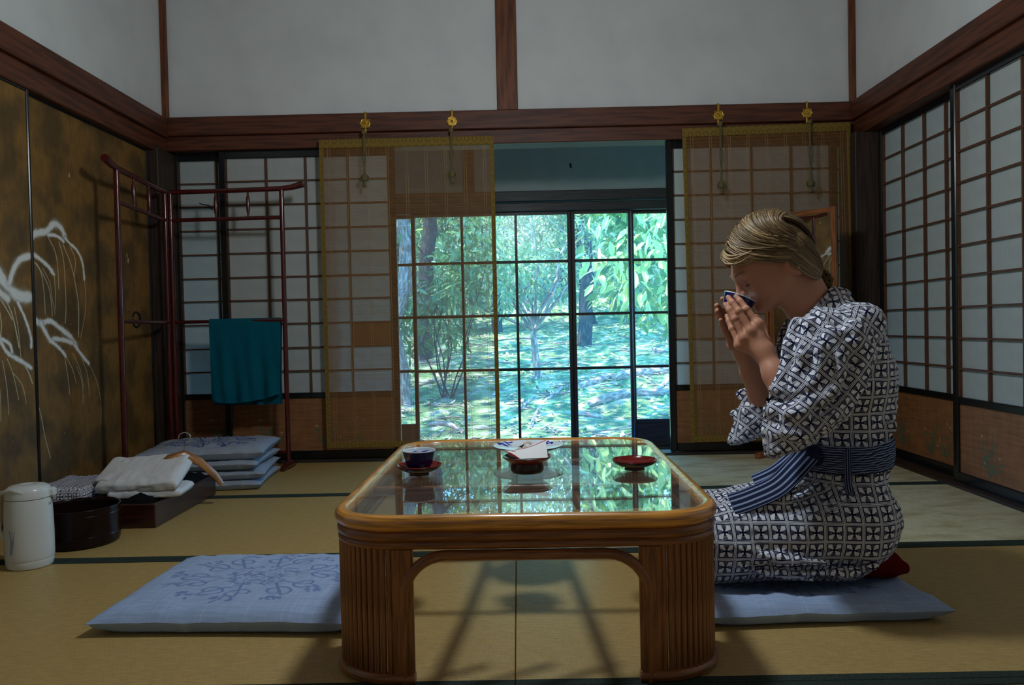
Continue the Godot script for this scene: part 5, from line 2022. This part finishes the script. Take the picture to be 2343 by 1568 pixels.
	part("sash", m, M.sash, o)
	for t in [[[Vector3(0.735, 0.385, MID + 0.110), Vector3(0.690, 0.345, MID + 0.125), Vector3(0.640, 0.300, MID + 0.128), Vector3(0.575, 0.268, MID + 0.120), Vector3(0.530, 0.252, MID + 0.115)], 0.032], [[Vector3(0.742, 0.400, MID + 0.075), Vector3(0.705, 0.360, MID + 0.070), Vector3(0.660, 0.318, MID + 0.055), Vector3(0.610, 0.292, MID + 0.045)], 0.028], [[Vector3(0.802, 0.395, MID + 0.166), Vector3(0.798, 0.360, MID + 0.176), Vector3(0.795, 0.315, MID + 0.186), Vector3(0.797, 0.290, MID + 0.192)], 0.022]]:
		m = MB.new()
		var ln := smooth_line(t[0], 6)
		m.tube(ln, fill(t[1], ln.size()), 14, 0.14, Vector3(0.2, 0.9, 0.35) if t[1] > 0.025 else Vector3(0, 0, 1).cross(Vector3.UP))
		for i in m.uv.size():
			m.uv[i] = Vector2(m.uv[i].y * 4.0, m.uv[i].x * 22.0)
		part("sash_end", m, M.sash, o)
	m = MB.new()
	m.cbox(Vector3(0.742, 0.372, MID + 0.105), Vector3(0.045, 0.06, 0.06), 0.018, Basis(Vector3(0, 0, 1), 0.4))
	part("sash_knot", m, M.sash, o)
	# ---- socks
	for s in [1.0, -1.0]:
		f = Field.new()
		f.chain([Vector3(0.80, 0.083, MID + s * 0.080), Vector3(0.890, 0.092, MID + s * 0.075), Vector3(0.945, 0.076, MID + s * 0.055), Vector3(0.995, 0.060, MID + s * 0.040)], [0.034, 0.038, 0.034, 0.018], 0.02)
		m = MB.new()
		f.extra = func(p: Vector3, d: float) -> float: return maxf(d, 0.046 - p.y)
		f.mesh_into(m, Vector3(0.75, 0.02, MID + s * 0.06 - 0.07), Vector3(1.03, 0.15, MID + s * 0.06 + 0.07), 0.006)
		m.uv.resize(m.v.size())
		part("sock", m, M.red_sock, o)


func fill(x: float, n: int) -> Array:
	var r := []
	for i in n:
		r.append(x)
	return r


func sleeve(o: Node3D, poly: PackedVector2Array, z0: float, thick: float, ridges: Array, shoulder: Vector3, rs: float, mouth: Vector3, n: FastNoiseLite) -> void:
	# a hanging bag of cloth: a pillow over the outline, the shoulder cap, raised folds and an open mouth.
	# Meshed in a frame turned by 45 degrees so that the print runs diagonally, as on the worn sleeve.
	var turn := Basis(Vector3(0, 0, 1), -0.72)
	var f := Field.new()
	var side := 1.0 if z0 > MID else -1.0
	f.cap(shoulder, shoulder.lerp(Vector3(0.76, 0.56, z0), 0.8), rs, rs * 0.75, 0.03)
	var pil := func(p: Vector3) -> float:
		var d2 := poly_dist(Vector2(p.x, p.y), poly)
		var lean := (p.y - 0.5) * -0.12 * side
		var t := thick * sqrt(clampf(-d2 / 0.055, 0.0, 1.0)) + 0.004
		var dz := absf(p.z - z0 - lean) - t
		if d2 > 0.0:
			return sqrt(d2 * d2 + maxf(dz, 0.0) * maxf(dz, 0.0)) - 0.004
		return dz * 0.55
	var rid := Field.new()
	for r in ridges:
		for i in r.size() - 1:
			var pa := Vector2(r[i][0], r[i][1])
			var pb := Vector2(r[i + 1][0], r[i + 1][1])
			var za := z0 + side * (thick * sqrt(clampf(-poly_dist(pa, poly) / 0.055, 0.0, 1.0)) - 0.001) - (pa.y - 0.5) * 0.12 * side
			var zb := z0 + side * (thick * sqrt(clampf(-poly_dist(pb, poly) / 0.055, 0.0, 1.0)) - 0.001) - (pb.y - 0.5) * 0.12 * side
			rid.cap(Vector3(pa.x, pa.y, za), Vector3(pb.x, pb.y, zb), 0.019, 0.019, 0.006)
	rid.all_in_use()
	f.extra = func(p: Vector3, d: float) -> float:
		var e: float = pil.call(p)
		var h := maxf(0.03 - absf(d - e), 0.0)
		d = minf(d, e) - h * h / 0.12
		if d < 0.05:
			var e3 := rid.at(p)
			var h3 := maxf(0.012 - absf(d - e3), 0.0)
			d = minf(d, e3) - h3 * h3 / 0.048
		var ring := Vector2(p.x - 0.615, p.y - 0.640).length() + 0.012 * n.get_noise_2d(p.x * 2.0, p.y * 2.0)
		d += n.get_noise_3d(p.x * 3.4, p.y * 3.4, p.z * 2.0) * 0.009 + 0.0055 * sin(TAU * ring / 0.052) * clampf((p.z - z0) * side / 0.02, 0.0, 1.0) * smoothstep(0.05, 0.11, ring) * (1.0 - smoothstep(0.18, 0.235, ring))
		# mouth of the sleeve
		var e4 := (p - mouth)
		var m4 := Vector3(e4.x * 0.62 + e4.y * 0.78, -e4.x * 0.78 + e4.y * 0.62, e4.z)
		var hole := Vector3(m4.x / 0.058, m4.y / 0.052, m4.z / 0.034).length() - 1.0
		return maxf(d, -hole * 0.034)
	var m := MB.new()
	f.mesh_into(m, Vector3(0.575, 0.34, z0 - 0.12), Vector3(0.95, 0.80, z0 + 0.12), 0.0075)
	m.uv.resize(m.v.size())
	for i in m.v.size():
		m.v[i] = turn.inverse() * m.v[i]
		m.nrm[i] = turn.inverse() * m.nrm[i]
	var s := part("sleeve", m, M.robe_sleeve, o)
	s.basis = turn


# ---------------------------------------------------------------- the garden
var hill := FastNoiseLite.new()


func ground(x: float, z: float) -> float:
	var d := -z
	var y := -0.34 + 0.136 * (d - 7.3)
	if d > 14.0:
		y = 0.571 + 0.05 * (d - 14.0) + 0.40 * maxf(0.0, d - 17.5)
	if d < 6.6:
		y = -0.435
	return y + 0.075 * hill.get_noise_2d(x, z) + 0.03 * hill.get_noise_2d(x * 4.0, z * 4.0) + 0.02 * x * smoothstep(7.0, 12.0, d)


func leaf_mesh(l: float, w: float) -> ArrayMesh:
	# a leaf from its stalk at the origin along +y, folded along the midrib and drooping at the tip
	var m := MB.new()
	var rows := [[0.0, 0.0], [0.22, 0.36], [0.5, 0.5], [0.78, 0.32], [1.0, 0.0]]
	for s in [-1.0, 1.0]:
		var mid := []
		var edge := []
		for r in rows:
			var t: float = r[0]
			var y := l * t
			var z := -l * 0.18 * t * t
			mid.append(m.put(Vector3(0, y, z)))
			edge.append(m.put(Vector3(s * w * r[1], y, z + w * r[1] * 0.35)))
		for i in 4:
			m.quad(mid[i], mid[i + 1], edge[i + 1], edge[i])
	return m.mesh()


func foliage(parent: Node, called: String, leaf: ArrayMesh, count: int, clumps: Array, tints: Array, size: Vector2, droop: float) -> void:
	# leaves round the clumps (Vector4: centre and radius), each with its own tint
	var mm := MultiMesh.new()
	mm.transform_format = MultiMesh.TRANSFORM_3D
	mm.use_colors = true
	mm.mesh = leaf
	mm.instance_count = count
	for i in count:
		var c: Vector4 = clumps[rng.randi() % clumps.size()]
		var d := Vector3(rng.randfn(), rng.randfn(), rng.randfn()).normalized()
		var p := Vector3(c.x, c.y, c.z) + d * c.w * pow(rng.randf(), 0.45)
		var up := (d * 0.8 + Vector3(rng.randfn(), rng.randfn(), rng.randfn()) * 0.55 + Vector3(0, -droop, 0)).normalized()
		mm.set_instance_transform(i, Transform3D(leaf_basis(up), p).scaled_local(Vector3.ONE * rng.randf_range(size.x, size.y)))
		var t: Color = tints[rng.randi() % tints.size()]
		mm.set_instance_color(i, t * rng.randf_range(0.75, 1.2))
	var o := MultiMeshInstance3D.new()
	o.name = called
	o.multimesh = mm
	o.material_override = M.leaf
	o.set_meta("kind", "stuff")
	parent.add_child(o, true)


func leaf_basis(up: Vector3) -> Basis:
	var side := up.cross(Vector3(rng.randfn() * 0.5, 1, rng.randfn() * 0.5))
	if side.length() < 0.01:
		side = Vector3.RIGHT
	side = side.normalized()
	return Basis(side, up, side.cross(up))


func limb(a: Vector3, b: Vector3, r1: float, r2: float, m: MB, bend := 0.12, n := 7) -> Array:
	var p := []
	var r := []
	var side := Vector3(rng.randfn(), rng.randfn() * 0.4, rng.randfn()) * bend * (b - a).length()
	for i in n:
		var t := i / (n - 1.0)
		p.append(a.lerp(b, t) + side * sin(PI * t) + Vector3(rng.randfn(), 0, rng.randfn()) * 0.012 * (b - a).length() * (1.0 if i > 0 and i < n - 1 else 0.0))
		r.append(lerpf(r1, r2, t))
	m.tube(p, r, 8)
	return p


func build_garden() -> void:
	hill.seed = 4
	hill.frequency = 0.32
	hill.fractal_octaves = 3
	rng.seed = 404
	var g := MB.new()
	g.grid(120, 150, func(a, b):
		var x: float = lerpf(-18.0, 18.0, a)
		var z: float = -5.42 - 24.0 * b * (0.25 + 0.75 * b)
		return Vector3(x, ground(x, z), z))
	var gm := part("garden_ground", g, M.moss, self)
	tag(gm, "mossy garden slope rising beyond the glass doors", "ground", "", "structure")
	# twigs, fallen leaves and pale stones scattered over the moss
	var lf := leaf_mesh(0.07, 0.04)
	var mm := MultiMesh.new()
	mm.transform_format = MultiMesh.TRANSFORM_3D
	mm.use_colors = true
	mm.mesh = lf
	mm.instance_count = 2600
	for i in 2600:
		var z := -6.0 - 9.0 * pow(rng.randf(), 1.2)
		var x := rng.randf_range(-0.33, 0.33) * -z
		var b := Basis(Vector3.UP, rng.randf() * TAU) * Basis(Vector3.RIGHT, PI / 2 + rng.randf_range(-0.5, 0.4))
		mm.set_instance_transform(i, Transform3D(b, Vector3(x, ground(x, z) + 0.012, z)).scaled_local(Vector3.ONE * rng.randf_range(0.4, 1.3)))
		mm.set_instance_color(i, [Color(0.55, 0.48, 0.42), Color(0.42, 0.30, 0.22), Color(0.22, 0.40, 0.14), Color(0.30, 0.48, 0.18), Color(0.66, 0.60, 0.56)][rng.randi() % 5])
	var litter := MultiMeshInstance3D.new()
	litter.name = "leaf_litter"
	litter.multimesh = mm
	litter.material_override = M.litter
	add_child(litter)
	tag(litter, "fallen leaves scattered over the mossy slope", "leaves", "", "stuff")
	# pale twigs
	var tw := MB.new()
	tw.tube([Vector3(-0.16, 0, 0), Vector3(-0.05, 0.012, 0.02), Vector3(0.06, 0.0, -0.012), Vector3(0.16, 0.014, 0.01)], [0.004, 0.006, 0.005, 0.002], 5)
	tw.tube([Vector3(-0.02, 0.008, 0.01), Vector3(0.05, 0.03, 0.07)], [0.004, 0.002], 4)
	var mt := MultiMesh.new()
	mt.transform_format = MultiMesh.TRANSFORM_3D
	mt.mesh = tw.mesh()
	mt.instance_count = 420
	for i in 420:
		var zt := -6.2 - 7.0 * rng.randf()
		var xt := rng.randf_range(-0.30, 0.30) * -zt
		mt.set_instance_transform(i, Transform3D(Basis(Vector3.UP, rng.randf() * TAU), Vector3(xt, ground(xt, zt) + 0.008, zt)).scaled_local(Vector3.ONE * rng.randf_range(0.5, 1.6)))
	var twigs := MultiMeshInstance3D.new()
	twigs.name = "fallen_twigs"
	twigs.multimesh = mt
	twigs.material_override = M.bark_pale
	add_child(twigs)
	tag(twigs, "pale fallen twigs strewn over the moss", "twigs", "", "stuff")
	# exposed roots
	var roots := [[0.05, [0.71, -9.23, 0.93, -9.53, 1.19, -9.79]], [0.075, [1.17, -9.61, 1.56, -9.88, 1.94, -10.06, 2.26, -10.26]], [0.06, [0.73, -8.45, 0.96, -8.61, 1.26, -8.86, 1.53, -8.9, 1.87, -8.98]], [0.03, [0.55, -8.22, 0.72, -8.15, 0.86, -8.05]], [0.03, [1.59, -9.22, 1.71, -9.33, 1.85, -9.59, 2.04, -9.78]], [0.04, [2.0, -11.55, 2.06, -11.22, 2.23, -11.52, 2.42, -11.58]], [0.022, [0.02, -8.44, 0.1, -8.8, 0.18, -9.03]], [0.025, [0.3, -8.78, 0.44, -9.1, 0.54, -9.32]], [0.022, [0.11, -7.71, 0.15, -8.0, 0.23, -8.42]], [0.024, [-1.28, -9.93, -1.15, -10.1, -1.01, -10.26]], [0.03, [-0.93, -7.96, -0.76, -7.98, -0.55, -7.65]]]
	var said := ["short pale root curving over the moss left of the thick root", "thickest pale root lying across the mossy slope at the right", "long pale root in front of the thickest root", "thin root beside the long pale root", "pale root rising behind the long root at the right", "curled root high on the slope at the right edge", "slim stick on the moss left of the small tree", "slim root on the moss below the small tree", "thin stick leaning on the moss nearest the doors", "straight pale stick on the slope behind the left blind", "bent root low on the slope behind the left blind"]
	for k in roots.size():
		var q: Array = roots[k][1]
		var ctl := []
		for i in range(0, q.size(), 2):
			ctl.append(Vector3(q[i], 0, q[i + 1]))
		ctl = smooth_line(ctl, 5)
		var rr := []
		for i in ctl.size():
			ctl[i].y = ground(ctl[i].x, ctl[i].z) + roots[k][0] * 0.45
			rr.append(roots[k][0] * (0.55 + 0.45 * sin(PI * (i + 1.0) / (ctl.size() + 1.0))) * rng.randf_range(0.9, 1.1))
		var m := MB.new()
		m.tube(ctl, rr, 9)
		tag(part("exposed_root", m, M.bark_pale, self), said[k], "root", "roots on the slope")
	# the slim tree in the middle of the view
	var small := leaf_mesh(0.085, 0.045)
	var y0 := ground(0.24, -10.0)
	var t := thing("small_tree", "slim young tree with a pale leaning trunk in the middle of the garden", "tree", Vector3(0.24, y0 - 0.03, -10.0))
	var m2 := MB.new()
	var fork := Vector3(-0.04, 0.62, 0.0)
	limb(Vector3.ZERO, fork, 0.052, 0.038, m2, 0.02)
	for k in 3:
		var gk := k * 2.1
		limb(Vector3(0, 0.05, 0), Vector3(cos(gk) * 0.22, -0.02, sin(gk) * 0.2), 0.03, 0.012, m2, 0.05, 4)
	part("trunk", m2, M.bark_pale, t)
	var tips := []
	for k in 11:
		var m3 := MB.new()
		var e := fork + Vector3(rng.randf_range(-1.0, 0.8), rng.randf_range(0.3, 1.9), rng.randf_range(-0.7, 0.5))
		var p := limb(fork + Vector3(0, 0, 0), e, 0.024, 0.006, m3, 0.10)
		for j in 3:
			var s: Vector3 = p[3 + j]
			var e2 := s + Vector3(rng.randf_range(-0.5, 0.5), rng.randf_range(0.0, 0.5), rng.randf_range(-0.4, 0.4))
			limb(s, e2, 0.009, 0.003, m3, 0.1, 4)
			tips.append(Vector4(e2.x, e2.y, e2.z, 0.26))
		part("branch", m3, M.bark_pale, t)
		tips.append(Vector4(e.x, e.y, e.z, 0.32))
	var bare := MB.new()
	limb(fork + Vector3(0, -0.1, 0), Vector3(-0.95, 0.42, 0.3), 0.012, 0.004, bare, 0.06)
	limb(fork + Vector3(0, -0.05, 0), Vector3(0.35, 0.75, 0.2), 0.012, 0.004, bare, 0.12)
	part("bare_branch", bare, M.bark_pale, t)
	foliage(t, "foliage", small, 1500, tips, [Color(0.26, 0.40, 0.24), Color(0.42, 0.54, 0.32), Color(0.18, 0.32, 0.22)], Vector2(0.7, 1.2), 0.2)
	# broad-leaved shrub at the right: the nearest leaves one by one
	var big := leaf_mesh(0.18, 0.070)
	y0 = ground(1.5, -7.9)
	t = thing("broadleaf_shrub", "bright broad-leaved shrub hanging into the view at the right", "shrub", Vector3(1.5, y0, -7.9))
	var stems := []
	for k in 4:
		var m4 := MB.new()
		var e4 := Vector3(rng.randf_range(-0.1, 0.5), rng.randf_range(1.9, 2.6), rng.randf_range(-0.1, 0.55))
		stems.append(limb(Vector3(rng.randf_range(0.8, 1.2), 0, rng.randf_range(-0.2, 0.2)), e4, 0.016, 0.005, m4, 0.14))
		part("stem", m4, M.bark_dark, t)
	var made := 0
	while made < 290:
		var q5 := Vector3(rng.randf_range(-0.82, 0.5), rng.randf_range(0.98, 2.45), rng.randf_range(0.15, 0.75))
		if q5.y < 1.18 - 0.55 * (q5.x + 0.2) * 0.6 and q5.x < -0.1:
			continue
		if q5.x < -0.45 and q5.y > 1.75 and rng.randf() < 0.75:
			continue
		var up := Vector3(rng.randf_range(-0.9, 0.5), rng.randf_range(-1.1, -0.1), rng.randf_range(-0.2, 0.7)).normalized()
		var lp := part("leaf", big, M["leaf_%d" % [0, 1, 1, 2, 3][rng.randi() % 5]], t)
		lp.transform = Transform3D(leaf_basis(up), q5).scaled_local(Vector3.ONE * rng.randf_range(0.7, 1.15))
		made += 1
	var cl := []
	for k in 26:
		cl.append(Vector4(rng.randf_range(-0.7, 0.9), rng.randf_range(1.2, 2.7), rng.randf_range(-0.7, 0.2), 0.34))
	foliage(t, "inner_foliage", big, 1500, cl, [Color(0.16, 0.30, 0.12), Color(0.26, 0.42, 0.14), Color(0.36, 0.50, 0.20)], Vector2(0.6, 1.0), 0.5)
	# evergreen shrub behind the left blind
	var narrow := leaf_mesh(0.14, 0.036)
	y0 = ground(-0.85, -9.2)
	t = thing("evergreen_shrub", "dark evergreen shrub behind the left blind", "shrub", Vector3(-0.85, y0, -9.2))
	cl = []
	for k in 9:
		var m6 := MB.new()
		var e6 := Vector3(rng.randf_range(-0.75, 0.75), rng.randf_range(0.75, 2.3), rng.randf_range(-0.5, 0.5))
		limb(Vector3(0.1 * e6.x, 0, 0), e6, 0.010, 0.003, m6, 0.12)
		part("stem", m6, M.bark_dark, t)
		for j in 4:
			cl.append(Vector4(e6.x + rng.randf_range(-0.3, 0.3), e6.y + rng.randf_range(-0.5, 0.25), e6.z, 0.27))
	foliage(t, "foliage", narrow, 2300, cl, [Color(0.10, 0.24, 0.10), Color(0.18, 0.34, 0.14), Color(0.30, 0.44, 0.22)], Vector2(0.7, 1.2), 0.3)
	# large trees
	tall_tree("tall_tree", "tall tree with a pale mottled trunk at the left edge of the garden view", Vector3(-1.30, 0, -8.8), 0.10, "bark_pale", Vector3(-1.9, 4.9, -8.4), 2.3, 2600, 0)
	tall_tree("tall_tree", "tall tree with a dark trunk behind the evergreen shrub", Vector3(-1.40, 0, -11.6), 0.13, "bark_dark", Vector3(-1.0, 4.4, -12.2), 2.6, 2600, 1)
	tall_tree("tall_tree", "dark-trunked tree between the slim tree and the broad-leaved shrub", Vector3(1.05, 0, -12.4), 0.12, "bark_dark", Vector3(1.3, 4.6, -12.4), 2.4, 2600, 2)
	var places := [[-4.6, -14.5], [-2.4, -16.0], [-0.4, -15.2], [1.6, -16.4], [3.4, -14.8], [5.2, -12.6], [-3.4, -19.3], [-0.9, -18.8], [1.0, -19.6], [3.2, -19.0]]
	var desc := ["leafy background tree at the far left behind the blind", "background tree left of the slim tree, far up the slope", "background tree right behind the slim tree", "background tree between the dark trunk and the shrub", "background tree above the broad-leaved shrub", "background tree at the far right behind the paper door", "hazy treetop at the top of the slope, leftmost behind the blind", "hazy treetop at the top of the slope, beside the blind edge", "hazy treetop at the top of the slope, above the dark trunk", "hazy treetop at the top of the slope, behind the broad-leaved shrub"]
	for k in places.size():
		var px: float = places[k][0]
		var pz: float = places[k][1]
		var tr := thing("background_tree", desc[k], "tree", Vector3(px, ground(px, pz) - 0.05, pz), 0.0, "trees up the slope")
		var tm := MB.new()
		limb(Vector3.ZERO, Vector3(rng.randf_range(-0.3, 0.3), 3.6, 0), 0.11, 0.05, tm, 0.03)
		part("trunk", tm, M.bark_dark, tr)
		var cc := []
		for j in 46:
			cc.append(Vector4(rng.randf_range(-1.5, 1.5), rng.randf_range(0.35, 5.2), rng.randf_range(-0.9, 1.0), 0.55))
		foliage(tr, "foliage", narrow, 4600, cc, [Color(0.14, 0.24, 0.18), Color(0.22, 0.36, 0.22), Color(0.34, 0.46, 0.28), Color(0.50, 0.55, 0.40)], Vector2(0.8, 1.7), 0.2)


func tall_tree(called: String, label: String, at: Vector3, r: float, bark: String, crown: Vector3, cr: float, count: int, sd: int) -> void:
	rng.seed = 700 + sd
	at.y = ground(at.x, at.z) - 0.05
	var t := thing(called, label, "tree", at)
	var m := MB.new()
	var c := crown - at
	limb(Vector3.ZERO, Vector3(c.x * 0.35, c.y * 0.75, c.z * 0.35), r, r * 0.7, m, 0.015, 9)
	part("trunk", m, M[bark], t)
	var cl := []
	for k in 9:
		var b := MB.new()
		var d := Vector3(rng.randfn(), rng.randfn() * 0.5, rng.randfn()).normalized() * cr * rng.randf_range(0.5, 0.95)
		limb(Vector3(c.x * 0.33, c.y * 0.72, c.z * 0.33), c + d, r * 0.35, r * 0.08, b, 0.08)
		part("branch", b, M[bark], t)
	for k in 60:
		var d2 := Vector3(rng.randfn(), rng.randfn() * 0.6, rng.randfn()).normalized() * cr * pow(rng.randf(), 0.4)
		cl.append(Vector4(c.x + d2.x, c.y + d2.y, c.z + d2.z, 0.5))
	foliage(t, "foliage", leaf_mesh(0.15, 0.055), count, cl, [Color(0.16, 0.32, 0.12), Color(0.26, 0.44, 0.16), Color(0.36, 0.52, 0.22)], Vector2(0.8, 1.5), 0.3)
